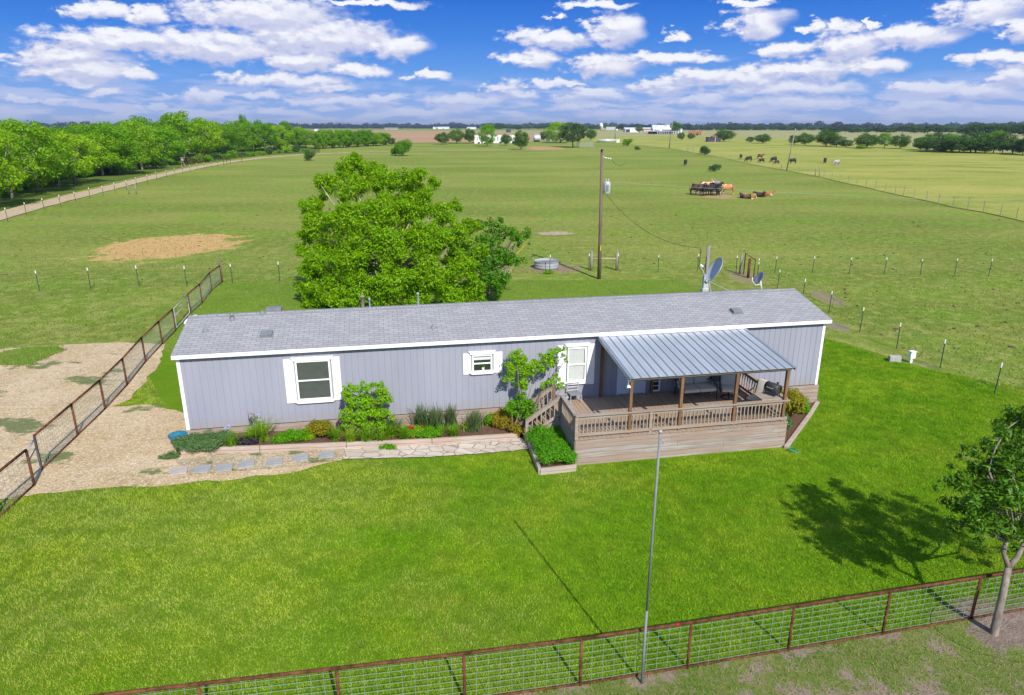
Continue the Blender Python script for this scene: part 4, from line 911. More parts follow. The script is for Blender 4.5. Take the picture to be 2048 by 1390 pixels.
for (u0,v0,u1,v1,lab) in ((1573,341,1591,257,'leaning wooden pole with no arms standing in the right pasture fence'),(1338,297,1345,243,'distant leaning pole in front of the white gabled house'),(1230,279,1231,253,'thin far pole with a white lamp beside the long grey tank')):
    p=G(u0,v0); x,f,dd=ray(u1,v1); tt=p.y/f; q=Vector((x*tt,p.y,H+dd*tt)); d_=p.length; o=empty('utility_pole',p,0,lab,'utility pole')
    MB().tube([(0,0,-.2),q-p],[.16*max(1,d_/220),.11*max(1,d_/220)],8).build('pole','greyw',o,True)
    if u0==1230: MB().lathe([(0,0),(.6,.1),(.6,.9),(0,1)],8,tuple(q-p+Vector((1,0,-2.5)))).build('lamp','white',o,True)
# ---------------------------------------------------------------- pipe fences
def pipefence(name,label,P,h,wiresp,rr_=.030,flag=None,meshr=.0038,vs=.2,hs_=8):
    P=[Vector((p[0],p[1],float(g(p[0],p[1])))) for p in P]; o=empty(name,P[0],0,label,'fence'); b=P[0]
    for i,p in enumerate(P): MB().tube([p-b+Vector((0,0,-.2)),p-b+Vector((0,0,h-.02))],rr_*.95,8).build('post','rust',o,True)
    for i in range(len(P)-1):
        p,q=P[i]-b,P[i+1]-b
        MB().tube([p+Vector((0,0,h)),q+Vector((0,0,h))],rr_,10).build('top_rail','rust',o,True); MB().tube([p+Vector((0,0,.06)),q+Vector((0,0,.06))],rr_*.7,8).build('bottom_rail','rust',o,True)
        k=MB(); L=(q-p).length; n_=int(L/vs); 
        for j in range(1,n_): s=j/n_; v=p.lerp(q,s); k.tube([v+Vector((0,0,.08)),v+Vector((0,0,h-.03))],meshr,4,False)
        for j in range(hs_): z=.12+(h-.20)*j/(hs_-1); k.tube([p+Vector((0,0,z)),q+Vector((0,0,z))],meshr,4,False)
        k.build('wire_panel','wire',o)
    return o
ff=pipefence('pipe_fence','rusty pipe fence with wire panels along the front of the lawn',[fr(i) for i in range(-5,9)],1.05,.1)
b_=Vector((*fr(-5),float(g(*fr(-5))))); zz_=[Vector((*fr(i),float(g(*fr(i)))+1.05)) for i in (0,1)]; MB().tube([zz_[0].lerp(zz_[1],.85)-b_,zz_[0].lerp(zz_[1],.885)-b_],.0315,10).build('tape','redtape',ff,True)
near=[(-12.75,16.35),(-12.55,14.6),(-12.3,12.6)]
pipefence('pipe_fence','short run of rusty pipe fence at the left edge, in front of the small gate',near,1.08,.1,.035)
pipefence('pipe_fence','long rusty pipe fence between the two gates left of the home',[LF[i] for i in range(0,7)],1.08,.1,.035,vs=.12)
pipefence('pipe_fence','rusty pipe fence section behind the far gate, ending at a tall post',[LF[i] for i in range(7,11)],1.08,.1,.035,vs=.12)
MB().tube([(0,0,0),(0,0,1.75)],.05,8).build('corner_post','polew',None,True,loc=(LF[10][0],LF[10][1]+.1,float(g(*LF[10]))))
tag(bpy.data.objects['corner_post'],'tall dark corner post at the far end of the left pipe fence','post')
def gate(p,q,h,label,bars=(.12,.75,1.0)):
    p=Vector((*p,float(g(*p)))); q=Vector((*q,float(g(*q)))); o=empty('metal_gate',p,0,label,'gate'); d=q-p; d0=d*.06; d1=d*.94
    k=MB(); k.tube([d0+Vector((0,0,.12)),d0+Vector((0,0,h)),d1+Vector((0,0,h)),d1+Vector((0,0,.12)),d0+Vector((0,0,.12))],.024,8,False); k.build('frame','galv',o,True)
    k=MB()
    for z in bars[1:2]: k.tube([d0+Vector((0,0,z)),d1+Vector((0,0,z))],.018,6)
    k.tube([d*.5+Vector((0,0,bars[1])),d*.5+Vector((0,0,h))],.015,6) if len(bars)>3 else None
    k.build('bar','galv',o,True)
    for z in (.3,h-.2): k=MB().tube([d1+Vector((0,0,z)),d+Vector((0,0,z))],.02,6).build('hinge','galv',o)
    return o
gate(near[0],LF[0],1.0,'small open barred grey gate beside the gravel at the left edge')
gate(LF[6],LF[7],1.05,'grey barred gate in the left pipe fence near the back corner of the home',(.12,.7,1.0,1))
# ---------------------------------------------------------------- T-post wire fences
def tposts(name,label,P,h=1.2,capped=True,wires=3,r=.022,mat='tpost',wr=.0035):
    P=[Vector(p) for p in P]; b=P[0]; o=empty(name,b,0,label,'fence'); rr=random.Random(len(P))
    for p in P:
        t_=Vector((rr.uniform(-.04,.04),rr.uniform(-.03,.03),h*rr.uniform(.96,1.04))); k=MB(); p0=p-b; k.tube([p0+Vector((0,0,-.2)),p0+t_*(.88 if capped else 1)],r,5); ps=k.build('post',mat,o)
        if capped: MB().tube([p0+t_*.86,p0+t_],r*1.35,6).build('post_tip','cap',ps)
    k=MB()
    for j in range(wires):
        z=h*(.3+.6*j/max(1,wires-1))
        for i in range(len(P)-1): k.tube([P[i]-b+Vector((0,0,z)),P[i+1]-b+Vector((0,0,z))],wr,3,False)
    k.build('wire','wire',o); return o
tposts('wire_fence','wire fence of green steel posts with white tips left of the big tree',[G(u,v) for u,v in ((-20,585),(79,582),(181,577),(278,572),(374,572),(466,567),(560,563),(650,560))],1.25)
tposts('wire_fence','wire fence of white tipped posts between the brace and the brown pipe gate',[G(u,v) for u,v in ((1236,541),(1316,544),(1394,543),(1472,545))],1.2)
tposts('wire_fence','wire fence of white tipped posts between the stock tank and the big tree',[G(u,v) for u,v in ((940,549),(1010,546),(1099,545),(1178,541))],1.2)
tposts('wire_fence','wire fence of slim posts crossing the pasture right of the brown pipe gate',[G(u,v) for u,v in ((1515,549),(1549,546),(1624,546),(1698,548),(1768,549),(1840,551),(1909,551),(1977,552),(2050,553)) ],1.15,True)
tposts('wire_fence','wire fence of white tipped posts running past the right end of the home',[G(u,v) for u,v in ((1514,560),(1554,579),(1604,600),(1657,627),(1719,665),(1793,697),(1880,737),(1988,790),(2120,848))],1.25,True,4)
tposts('wire_fence','long wire fence of white tipped posts along the dirt road on the left',[G(u,v) for u,v in ((-25,457),(16,444),(53,431),(89,421),(122,414),(152,405),(180,397),(207,392),(231,386),(254,380),(274,372),(296,366),(314,360),(334,355),(350,351),(366,347),(381,343.5),(395,340),(409,337),(423,334),(436,331))],1.45,True,3,.03)
R_=[(2032,440),(2000,432),(1966,425),(1935,420),(1905,415),(1876,410),(1852,402),(1827,397),(1806,392),(1790,389),(1770,384),(1750,379),(1731,375),(1713,371),(1696,367),(1679,363.5),(1663,360),(1647,356),(1615,350),(1598,346.5),(1580,343),(1562,340),(1545,337),(1522,332),(1500,328),(1480,324),(1460,320),(1440,315.5),(1420,311),(1398,307),(1376,303),(1354,299.5)]
tposts('pasture_fence','long wire fence of thin brown posts between the pasture and the yellow hay field',[G(u,v) for u,v in R_],1.35,False,3,.04,'greyw')
def hbrace(u0,u1,v,h,label,mat='greyw',r=.09,railmat='greyw'):
    p,q=G(u0,v),G(u1,v); o=empty('fence_brace',p,0,label,'fence brace'); d=q-p
    for e in (Vector((0,0,0)),d): MB().tube([e+Vector((0,0,-.1)),e+Vector((0,0,h))],r,8).build('post',mat,o,True)
    MB().tube([Vector((0,0,h*.62)),d+Vector((0,0,h*.62))],r*.55,8).build('rail',railmat,o,True)
hbrace(1182,1233,541,1.35,'wooden H brace with pale rail right behind the tall utility pole',railmat='timber')
hbrace(1630,1638,353,1.7,'dark H brace in the long pasture fence right of the leaning pole')
hbrace(258,273,388,1.5,'pair of grey posts standing in the pasture just inside the road fence',r=.07)
hbrace(1374,1386,303,1.6,'distant H brace in the long pasture fence near the farmhouse')
p,q=G(1487,549),G(1507,557); o=empty('pipe_gate',p,0,'brown square pipe gate standing open at the fence corner behind the home','gate'); d_=q-p
MB().tube([(0,0,0),(0,0,1.45),tuple(d_+Vector((0,0,1.25))),tuple(d_+Vector((0,0,0.05)))],.035,8).build('frame','rust',o,True)
for i,(u,v,h,l) in enumerate(((1480,548,1.35,'stout wooden gate post left of the brown pipe gate'),(1496,556,1.3,'rusty gate post in front of the brown pipe gate'))):
    tag(MB().tube([(0,0,-.1),(0,0,h)],.09,8).build('gate_post','greyw' if i==0 else 'rust',None,True,loc=G(u,v)),l,'post')
# ---------------------------------------------------------------- small yard things
p=G(1094,541); tk=empty('stock_tank',p,0,'round galvanised stock tank full of water beside the back fence','water tank'); tk.location.y+=.85
MB().lathe([(0,.03),(.84,.03),(.86,0),(.87,.0),(.87,.12),(.885,.14),(.87,.16),(.87,.30),(.885,.32),(.87,.34),(.87,.52),(.895,.54),(.88,.56),(.855,.53),(.85,.10),(0,.08)],40).build('tank','galv',tk,True)
m,t,b=newmat('tank_water'); M['twater']=m; b.inputs['Base Color'].default_value=(.17,.17,.13,1); b.inputs['Roughness'].default_value=.06
MB().lathe([(0,.44),(.85,.44)],32).build('water','twater',tk)
p=G(1821,726); ub=empty('utility_box',p,TH,'small white electric box on a short post in the bare dirt right of the home','utility box')
MB().box(-.05,.05,-.03,.03,0,.24).build('post','white',ub); MB().box(-.12,.12,-.09,.09,.22,.52).build('box','white',ub,bevel=.012); MB().box(-.13,.13,-.12,.10,.51,.54).build('lid','white',ub,bevel=.006)
o=MB().prism([(-.26,-.12),(.22,-.15),(.27,.12),(-.20,.15)],-.03,.26).build('concrete_block','concrete',None,loc=G(1788,723),bevel=.02); tag(o,'squat grey stone block lying on the dirt beside the white electric box','block')
# stepping stones: distinct by place
SL=['leftmost grey square stepping stone, pinker than the rest','second square stepping stone from the left end of the pebble strip','third square stepping stone from the left, by the left planter','middle one of the seven square stepping stones','third square stepping stone from the flagstone path','second square stepping stone from the flagstone path','square stepping stone nearest to the flagstone path']
mk=[simple('pink_concrete_slab',(.42,.36,.34),.9,var=.08,scale=6),simple('blue_grey_slab',(.31,.31,.31),.9,var=.10,scale=6)]
for i,(u,v) in enumerate(((358,943),(404,940),(449,937),(493,929),(549,926),(601,917),(653,911))):
    a,b=HP(u,v,gh(*HP(u,v,.3))+.03); p=W3(a,b,gh(a,b)+.035)
    o=MB().prism([(-.22,-.22),(.22,-.22),(.22,.22),(-.22,.22)],0,.045).build('stepping_stone',mk[0] if i==0 else mk[1],None,loc=p,bevel=.008); o.rotation_euler=(0,0,TH+R([8,-5,3,6,4,2,3][i])); tag(o,SL[i],'stepping stone','square stepping stones in the pebble strip')
# garden bed timbers
gb=empty('garden_bed',HOUSE,TH,'low bed edging of stacked weathered timbers along the front of the home','garden bed')
pts=[(.08,-1.13),(2.3,-1.24),(4.8,-1.20),(7.4,-1.16),(10.15,-1.10)]
for row in range(2):
    off=[0,.9][row]; 
    for i in range(4):
        (x0,y0),(x1,y1)=pts[i],pts[i+1]; z0=gh(x0,y0)+.06+row*.115; z1=gh(x1,y1)+.06+row*.115
        MB().bar((x0,y0+row*.012,z0),(x1-.01,y1+row*.012,z1),.11,.108).build('timber','timber',gb,bevel=.012)
    MB().bar((.07,-1.06,gh(0,-1)+.06+row*.115),(.05,-.08,gh(0,-.1)+.06+row*.115),.11,.108).build('timber','timber',gb)
mb=MB(); 
for i in range(4):
    (x0,y0),(x1,y1)=pts[i],pts[i+1]; z0=gh(x0,y0)+.17; z1=gh(x1,y1)+.17; k=len(mb.v); mb.v+=[(x0,y0+.05,z0),(x1,y1+.05,z1),(x1,-.06,z1),(x0,-.06,z0)]; mb.f.append((k,k+1,k+2,k+3))
mb.build('bed_soil','soil',gb)
pl=empty('raised_planter',HOUSE,TH,'timber planter full of green foliage in the corner by the stairs','planter'); zz=gh(10.5,-3)
for p,q in (((10.33,-3.50),(10.42,-1.42)),((10.33,-3.50),(11.42,-3.46))):
    for r_ in (0,1): MB().bar((*p,zz+.05+r_*.105),(*q,zz+.05+r_*.105),.10,.10).build('timber','timber',pl,bevel=.01)
k=MB(); k.v=[(10.36,-3.46,zz+.13),(11.44,-3.44,zz+.13),(11.44,-1.5,zz+.13),(10.45,-1.5,zz+.13)]; k.f=[(0,1,2,3)]; k.build('planter_soil','soil',pl)
rb=empty('garden_bed',HOUSE,TH,'triangular timber edged bed at the right end of the porch','garden bed'); zz=gh(19,-1)
for p,q in (((18.24,-3.30),(20.45,-1.15)),((20.45,-1.15),(21.45,-.12))): MB().bar((*p,zz+.05),(*q,zz+.05),.13,.13).build('timber','timber',rb,bevel=.012)
k=MB(); k.v=[(18.35,-3.1,zz+.06),(20.4,-1.1,zz+.06),(21.35,-.1,zz+.06),(18.35,-.1,zz+.06)]; k.f=[(0,1,2,3)]; k.build('bed_soil','soil',rb)
a,b=HP(350,893,.35); bp=empty('blue_pot',W3(-.10,-.62,gh(-.2,-.6)+.03),0,'large teal blue glazed pot standing at the left end of the garden bed','flower pot')
MB().lathe([(0,0),(.15,0),(.24,.34),(.27,.36),(.27,.41),(.24,.41),(.22,.34),(0,.32)],28).build('pot','blue',bp,True)
o=MB().tube([(0,0,.03),(.2,-.12,.03),(.30,.02,.04),(.12,.10,.05),(.02,.0,.03),(.2,-.2,.02),(.36,-.16,.01)],.014,6).build('garden_hose','hose',None,True,loc=W3(18.22,-3.42,gh(18,-3.4)+.03)); tag(o,'bit of green garden hose at the front corner of the triangular bed','hose')
HAZE=1.3e-4
# ------------------------------------------------------------------ big trees
def bigtree():
    base=G(785,600); o=empty('pecan_tree',base,0,'big spreading bright green tree standing behind the middle of the home','tree')
    rng=np.random.default_rng(21)
    # crown clumps follow the outline seen from the front; depth filled in
    Y0=base.y; cl=[]
    def at(u,v,y,r): 
        x,f,d=ray(u,v); t_=y/f; cl.append((x*t_-base.x,y-base.y,H+d*t_-base.z,r))
    spec=[(700,330,38.3,.55),(712,318,38.3,.4),(655,372,37.9,.75),(700,375,38.0,.95),(760,352,38.4,.85),(795,360,38.5,.75),(840,352,38.5,.45),(868,368,38.4,.45),(625,415,37.6,.65),(640,450,37.0,.9),(700,440,36.4,1.15),(770,420,36.8,1.15),(840,410,37.4,.95),(885,425,38,.75),
      (912,410,38.6,.4),(615,470,37.4,.55),(640,520,36.3,.95),(615,540,36.6,.55),(700,510,35.2,1.15),(775,490,35.6,1.2),(850,480,36.2,1.05),(910,470,37.2,.8),(940,455,37.8,.55),(655,580,35.6,.95),(720,580,34.9,1.05),(790,565,34.6,1.15),(860,550,35.2,1.1),(925,530,36.2,.85),(635,610,36.5,.7),(612,575,36.6,.5),(625,600,36,.6),(605,500,37.2,.45),(690,600,35,.9),(900,590,35.8,.9),(830,605,35.2,.9),
      (735,455,40.2,1.2),(800,430,40.6,1.1),(680,490,39.8,1.1),(860,480,40.0,1.1),(740,530,40,1.3),(820,540,40,1.3),(900,530,39.5,.9),(660,560,39,1.0),(735,340,39.5,.55),(682,345,38.5,.5),(820,375,39.2,.8),(960,500,37.6,.5),(765,610,34.8,.8),(700,620,35.2,.8),(945,580,36.6,.7)]
    global COV; COV=1.0
    for u,v,y,r in spec:
        at(u,v,y,r*.74)
        for k_ in range(11): 
            a=rng.uniform(0,2*PI); rr_=rng.uniform(.6,1.15); at(u+math.cos(a)*r*32*rr_,v+math.sin(a)*r*28*rr_,y+rng.uniform(-.6,.6),r*rng.uniform(.18,.36))
    C,N=clumps_leaves(cl,330,rng,.145,.30,.5,.85,.24); mobj('crown',leafmesh('crown',C,N,.165,rng,.42),'leaf_pecan',o); COV=.62
    mb=MB(); mb.tube([(0,0,-.1),(.05,0,.8),(0,.1,1.6)],[.30,.24,.20],10)
    for i in rng.permutation(len(cl))[:46]:
        c=cl[i]; mb.tube(bend((0,.1,1.5),c[:3],rng,6,.09),list(np.linspace(.12,.015,6)),5,False)
    mb.build('trunk','barklight',o,True)
bigtree()
def tree2():
    base=G(980,594); o=empty('shade_tree',base,0,'smaller dark green tree with visible pale trunk, right of the big one','tree')
    rng=np.random.default_rng(22); cl=[]
    for u,v,y,r in [(985,450,39.5,.38),(975,480,39,.6),(1000,470,39.5,.45),(1000,510,38.6,.7),(965,520,38.2,.7),(1040,475,39.6,.42),(1055,470,39.8,.28),(1025,470,39.8,.4),(1020,520,38.8,.45),(1035,522,39.3,.3),(985,550,38,.7),(950,555,38,.65),(1010,555,38.5,.42),(995,575,38.4,.45),(960,450,39.2,.4),(940,500,39,.7),(1000,440,39.8,.22)]:
        x,f,d=ray(u,v); t_=y/f; p=(x*t_-base.x,y-base.y,H+d*t_-base.z,r*.85); cl.append(p)
        for k_ in range(4): q=rng.normal(size=3)*r*.65; cl.append((p[0]+q[0],p[1]+q[1],p[2]+q[2],r*.38))
    C,N=clumps_leaves(cl,300,rng,.16,.3,.5,.75); mobj('crown',leafmesh('crown',C,N,.17,rng,.5),'leaf_dark',o)
    mb=MB(); mb.tube([(0,0,-.1),(.03,0,.9),(0,0,1.7)],[.17,.14,.12],10)
    for i in rng.permutation(len(cl))[:26]:
        c=cl[i]; mb.tube(bend((0,0,1.6),c[:3],rng,6,.09),list(np.linspace(.08,.012,6)),5,False)
    mb.build('trunk','barklight',o,True)
    b2=G(1003,585); d=empty('bare_sapling',b2,0,'twiggy half bare sapling poking up between the smaller tree and the guy wire','tree'); mb=MB()
    for i in range(16):
        e=(rng.normal()*.45+.2,rng.normal()*.4,rng.uniform(2.4,4.2)); mb.tube(bend((0,0,0),e,rng,6,.05),list(np.linspace(.035,.007,6)),4,False)
    mb.build('twigs','barklight',d)
tree2()
def neartree():
    base=G(1985,1272); o=empty('young_tree',base,0,'young green tree with leaning pale trunk in front of the pipe fence','tree')
    rng=np.random.default_rng(23); cl=[]
    def P3(u,v,y): x,f,d=ray(u,v); t_=y/f; return (x*t_-base.x,y-base.y,H+d*t_-base.z)
    sp=[(2040,845,12.6,.30),(2060,830,12.4,.35),(2020,870,12.5,.28),(1985,890,12.4,.27),(1952,905,12.3,.22),(1930,960,12.0,.26),(1905,965,12.1,.24),(1960,940,12.2,.35),(2000,930,12.0,.42),(2040,920,11.9,.45),(1925,1010,11.9,.34),(1975,1000,11.5,.48),(2030,990,11.4,.5),(1945,1050,11.7,.26),(1990,1050,11.3,.42),(2030,1060,11.4,.35),(1905,1055,11.8,.20),(2075,900,12,.5),(2090,980,11.7,.55),(2120,930,12.2,.5),(2080,1050,11.8,.4),(2150,1000,12.3,.5),(2110,860,12.7,.45),(2150,920,12.8,.5),(2180,1050,12.3,.4),
        (1990,960,13.0,.42),(2050,1000,13.2,.5),(2110,1000,13.2,.5),(2050,880,13.2,.4),(2000,1020,12.8,.35)]
    for u,v,y,r in sp:
        p=P3(u,v,y); cl.append((*p,r*.72))
        for k_ in range(4): q=rng.normal(size=3)*r*.75; cl.append((p[0]+q[0],p[1]+q[1],p[2]+q[2],r*.34))
    C,N=clumps_leaves(cl,560,rng,.10,.6,.4,.8,.22); mobj('crown',leafmesh('crown',C,N,.135,rng,.30),'leaf_near',o)
    mb=MB(); f1=P3(2017,1135,11.45); f0=(0,0,-.1)
    mb.tube([f0,(.03,.02,.05),P3(2003,1200,11.2),f1],[.105,.082,.068,.062],10)
    a=P3(2012,1085,11.6); b=P3(2048,1085,11.7)
    mb.tube([f1,P3(2007,1105,11.5),a,P3(2022,1060,11.7)],[.055,.045,.04,.03],8); mb.tube([f1,P3(2036,1112,11.55),b,P3(2058,1040,11.8)],[.06,.05,.042,.03],8)
    for i in rng.permutation(len(cl))[:34]:
        s_=a if cl[i][0]<.6 else b; mb.tube(bend(s_,cl[i][:3],rng,6,.10),list(np.linspace(.03,.006,6)),5,False)
    mb.build('trunk','bark',o,True)
neartree()
# ------------------------------------------------------------------ garden plants
def bush(name,label,loc,cl,mat,leaf,per,seed,ratio=.5,cat='bush',stems=6,group=None,upw=.5):
    global COV; COV=.95
    rng=np.random.default_rng(seed); o=empty(name,loc,TH,label,cat,group)
    C,N=clumps_leaves(cl,per,rng,leaf,.35,upw,.7); mobj('foliage',leafmesh('foliage',C,N,leaf,rng,ratio),mat,o)
    COV=.62
    if stems:
        mb=MB()
        for i in rng.permutation(len(cl))[:stems]: mb.tube(bend((rng.normal()*.03,rng.normal()*.03,-.05),cl[i][:3],rng,5,.06),list(np.linspace(.02,.006,5)),5,False)
        mb.build('stems','bark',o)
    return o
def strap(name,label,loc,n,L,spread,mat,seed,wd=.022,cat='plant',group=None,flower=None):
    rng=np.random.default_rng(seed); o=empty(name,loc,TH,label,cat,group); V_=[];F_=0
    az_=rng.uniform(0,2*PI,n); ln=L*rng.uniform(.6,1.1,n); lean=rng.uniform(.15,1,n)*spread; base=rng.normal(size=(n,2))*.05*L/.5
    segs=4; quadsl=[]
    for i in range(n):
        dx,dy=math.cos(az_[i]),math.sin(az_[i]); px=[]
        for k_ in range(segs+1):
            s=k_/segs; out=ln[i]*lean[i]*s**1.4; z=ln[i]*(s*(1-.55*lean[i]*s)); w=wd*(1-s*.85)
            c=(base[i,0]+dx*out,base[i,1]+dy*out,z); px.append(((c[0]-dy*w/2,c[1]+dx*w/2,z),(c[0]+dy*w/2,c[1]-dx*w/2,z)))
        for k_ in range(segs): quadsl.append([px[k_][0],px[k_][1],px[k_+1][1],px[k_+1][0]])
    a=np.array(quadsl); me=quads('leaves',a.reshape(-1,3),len(a),4); mobj('leaves',me,mat,o)
    if flower:
        mb=MB(); hm=MB()
        for i in range(flower[1]):
            q=(rng.normal()*.10,rng.normal()*.08,L*rng.uniform(.75,1.05)); mb.tube([(0,0,0),q],.006,4)
            for j in range(7): e=Vector(rng.normal(size=3))*.025+Vector(q); hm.lathe([(0,-.02),(.022,0),(0,.02)],6,tuple(e))
        mb.build('flower_stalk','leaf_lily',o); hm.build('flower',flower[0],o)
    return o
def at(u,v,z=.36):
    a,b=HP(u,v,z); 
    for _ in range(3): a,b=HP(u,v,gh(a,min(b,-.1))+.17)
    b=min(max(b,-1.08),-.14); return W3(a,b,gh(a,b)+.17)
def dome(cx_,rx,ry,h,n,seed,r=.16):
    rr=random.Random(seed); return [(cx_+rx*math.sqrt(rr.random())*math.cos(a:=rr.uniform(0,6.28)),ry*math.sqrt(rr.random())*math.sin(a),h*rr.uniform(.35,.85),r*rr.uniform(.8,1.2)) for _ in range(n)]
bush('rosemary_bush','low grey green spreading bush spilling over the left end of the garden bed',at(405,893),dome(.05,.66,.34,.34,44,1,.19),'leaf_rose',.055,2300,31,.28,upw=.9)
bush('weed_clump','small pale weedy plant at the foot of the left bed corner',W3(-.22,-1.35,gh(0,-1.3)+.03),dome(0,.22,.12,.14,9,2,.09),'leaf_rose',.05,1500,32,.35,stems=4)
strap('agapanthus','arching strap leaved clump with a pale flower beside the grey green bush',at(462,893),110,.62,.85,'leaf_lily',41,.034,flower=('violet',2))
bush('dark_foliage_plant','low dark purple leaved plant between two strap leaved clumps',at(492,887),dome(0,.36,.18,.17,12,3,.11),'leaf_dark_purple',.055,1500,33)
strap('agapanthus','largest arching strap leaved clump, dark seed stalks leaning over it',at(525,880),170,.85,.85,'leaf_lily',42,.038,flower=('violet',3))
mb=MB(); r_=np.random.default_rng(7); o=empty('dry_flower_stalk',at(512,872),TH,'dry brown flower stalk leaning up against the wood skirting','plant')
for i in range(5): mb.tube(bend((0,0,0),(-.05+r_.normal()*.08,r_.normal()*.05,.75+r_.normal()*.06),r_,5,.05),.007,4)
mb.build('stalk','bark',o); C,N=clumps_leaves([(-.04,0,.72,.08),(.05,0,.62,.06),(-.1,0,.6,.05)],900,r_,.04); mobj('seed_heads',leafmesh('seed_heads',C,N,.04,r_),'leaf_dry',o)
bush('creeping_plant','flat bright green mat between the big strap clump and the short irises',at(578,880),dome(0,.55,.22,.20,34,4,.12),'leaf_bush',.05,1700,34)
strap('iris_clump','short thin grey green irises left of the yellow bush',at(601,872),30,.42,.35,'leaf_iris',43)
bush('small_green_plant','small low green plant just left of the yellow bush',at(613,879),dome(0,.2,.14,.14,9,5,.09),'leaf_bush',.05,1600,35)
bush('gold_bush','yellow green rounded bush with orange tips, under the right end of the big window',at(641,872),dome(0,.34,.24,.44,30,6,.14),'leaf_gold',.07,1300,36)
strap('iris_clump','sparse irises between the yellow bush and the tall shrub',at(668,872),26,.40,.4,'leaf_iris',44)
cl=[]
for u,v,r in [(712,775,.20),(735,775,.20),(760,778,.22),(700,795,.26),(730,800,.34),(765,795,.28),(775,790,.16),(695,820,.24),(725,825,.36),(757,825,.32),(775,825,.18),(705,845,.28),(740,850,.32),(765,850,.2),(730,870,.26),(697,782,.16),(690,835,.16),(748,765,.14)]:
    a,z=V(u,v,-.62); rr_=random.Random(u); cl.append((a-5.35,rr_.uniform(-.18,.18),z-gh(5.35,-.6)-.17,r*.64)); cl+=[(a-5.35+rr_.uniform(-r,r)*.9,rr_.uniform(-.25,.25),z-gh(5.35,-.6)-.17+rr_.uniform(-r,r)*.9,r*.34) for _ in range(5)]
SB=cl
bush('tall_shrub','tall leafy green shrub right of the big window, topmost plant of the bed',W3(5.35,-.62,gh(5.35,-.6)+.17),cl,'leaf_bush',.085,620,37,.5,'shrub',10)
for i,(u,v,n,L,sp,l,mt) in enumerate([(700,890,60,.40,.9,'yellow green lily leaves at the left foot of the tall shrub','leaf_lily'),(732,892,60,.42,.9,'yellow green lily leaves in front of the tall shrub','leaf_lily'),(762,886,44,.36,.9,'yellow green lily leaves at the right foot of the tall shrub','leaf_lily'),
   (787,868,60,.46,.7,'fine dark grassy clump right of the tall shrub','leaf_iris'),(808,876,36,.34,.8,'low grassy clump left of the red rose','leaf_lily'),(843,858,70,.60,.5,'tallest upright iris clump behind the red rose','leaf_iris'),(872,857,70,.56,.4,'upright iris clump, middle one of the three tall ones','leaf_iris'),(902,852,80,.55,.45,'upright iris clump, right one of the three tall ones','leaf_iris'),
   (936,862,26,.30,.9,'flat pale lily clump on bare mulch','leaf_lily'),(955,855,60,.46,.5,'iris clump just left of the yellow and red bush','leaf_iris')]):
    strap('iris_clump' if mt=='leaf_iris' else 'lily_clump',l,at(u,v),int(n*2.4),L*1.5,sp,mt,50+i,.036)
for i,(a_,b_,n,L,sp,l,mt) in enumerate([(6.15,-.75,80,.42,.8,'leafy strap clump at the right foot of the tall shrub, close to the wall','leaf_lily'),(6.55,-.95,90,.34,.9,'low strap clump at the front edge between tall shrub and red rose','leaf_lily'),(7.55,-.55,90,.62,.45,'upright iris clump against the wood skirting, behind the three tall ones','leaf_iris'),(8.1,-.9,70,.34,.9,'low strap clump in front of the middle tall irises','leaf_lily'),(2.0,-.85,80,.36,.8,'low strap clump in front of the dark purple plant','leaf_lily'),(4.45,-.85,80,.34,.8,'low strap clump left of the tall shrub at the timber edge','leaf_lily'),(8.75,-.6,70,.5,.5,'iris clump behind the flat lily','leaf_iris')]):
    strap('iris_clump' if mt=='leaf_iris' else 'lily_clump',l,W3(a_,b_,gh(a_,b_)+.17),n*2,L*1.45,sp,mt,90+i,.036)
rs=bush('rose_bush','small rose bush with red blooms in front of the tall irises',at(826,872),dome(0,.32,.2,.3,22,8,.13),'leaf_bush',.055,1500,38)
k=MB()
for (x,y,z) in ((-.05,-.05,.34),(.02,-.1,.33),(-.12,0,.36),(.05,-.22,.0),(.30,0,.30)):
    for j in range(6): e=np.random.default_rng(j+int(z*100)).normal(size=3)*.016; k.lathe([(0,-.02),(.028,0),(0,.02)],7,(x+e[0],y+e[1],z+e[2]))
k.build('rose_bloom','flower',rs)
bush('low_green_plant','bright low green plant right of the red rose',at(858,872),dome(0,.48,.22,.26,30,9,.13),'leaf_bush',.055,1500,39)
k=empty('path_light',at(884,862),0,'small dark solar light on a stake in the bed','garden light'); MB().tube([(0,0,0),(0,0,.22)],.010,6).build('stake','dark',k); MB().lathe([(0,.20),(.05,.21),(.055,.25),(.07,.26),(.03,.30),(0,.30)],12).build('lamp_head','dark',k,True)
bush('green_plant','deep green plant at the left side of the yellow and red bush',at(985,850),dome(0,.2,.16,.34,14,10,.13),'leaf_bush',.055,1500,40)
bush('gold_bush','yellow and red leaved bush near the foot of the stairs',at(1012,852),dome(0,.46,.28,.48,34,11,.16),'leaf_gold',.07,1200,41)
bush('gold_bush','small yellow green bush at the very end of the bed by the stair post',W3(10.2,-.95,gh(10.2,-1)+.1),dome(0,.2,.15,.32,12,12,.12),'leaf_gold',.07,1200,42)
def vcl(L_,b,a0,zb):
    out=[]
    for u,v,r in L_:
        a,z=V(u,v,b); rr_=random.Random(u*7+v); out.append((a-a0,rr_.uniform(-.12,.12),z-zb,r*.86))
        for _ in range(4): out.append((a-a0+rr_.uniform(-r,r),rr_.uniform(-.15,.15),z-zb+rr_.uniform(-r,r)*.8,r*.42))
    return out
zb=gh(10.1,-.7)+.17
bush('round_shrub','round dense green shrub under the small tree, against the stair railing',W3(10.0,-.75,zb),vcl([(1025,808,.2),(1045,805,.24),(1060,812,.2),(1035,825,.2),(1055,830,.17),(1018,822,.14),(1068,825,.12),(1045,790,.14)],-.75,10.0,zb),'leaf_bush',.08,900,43)
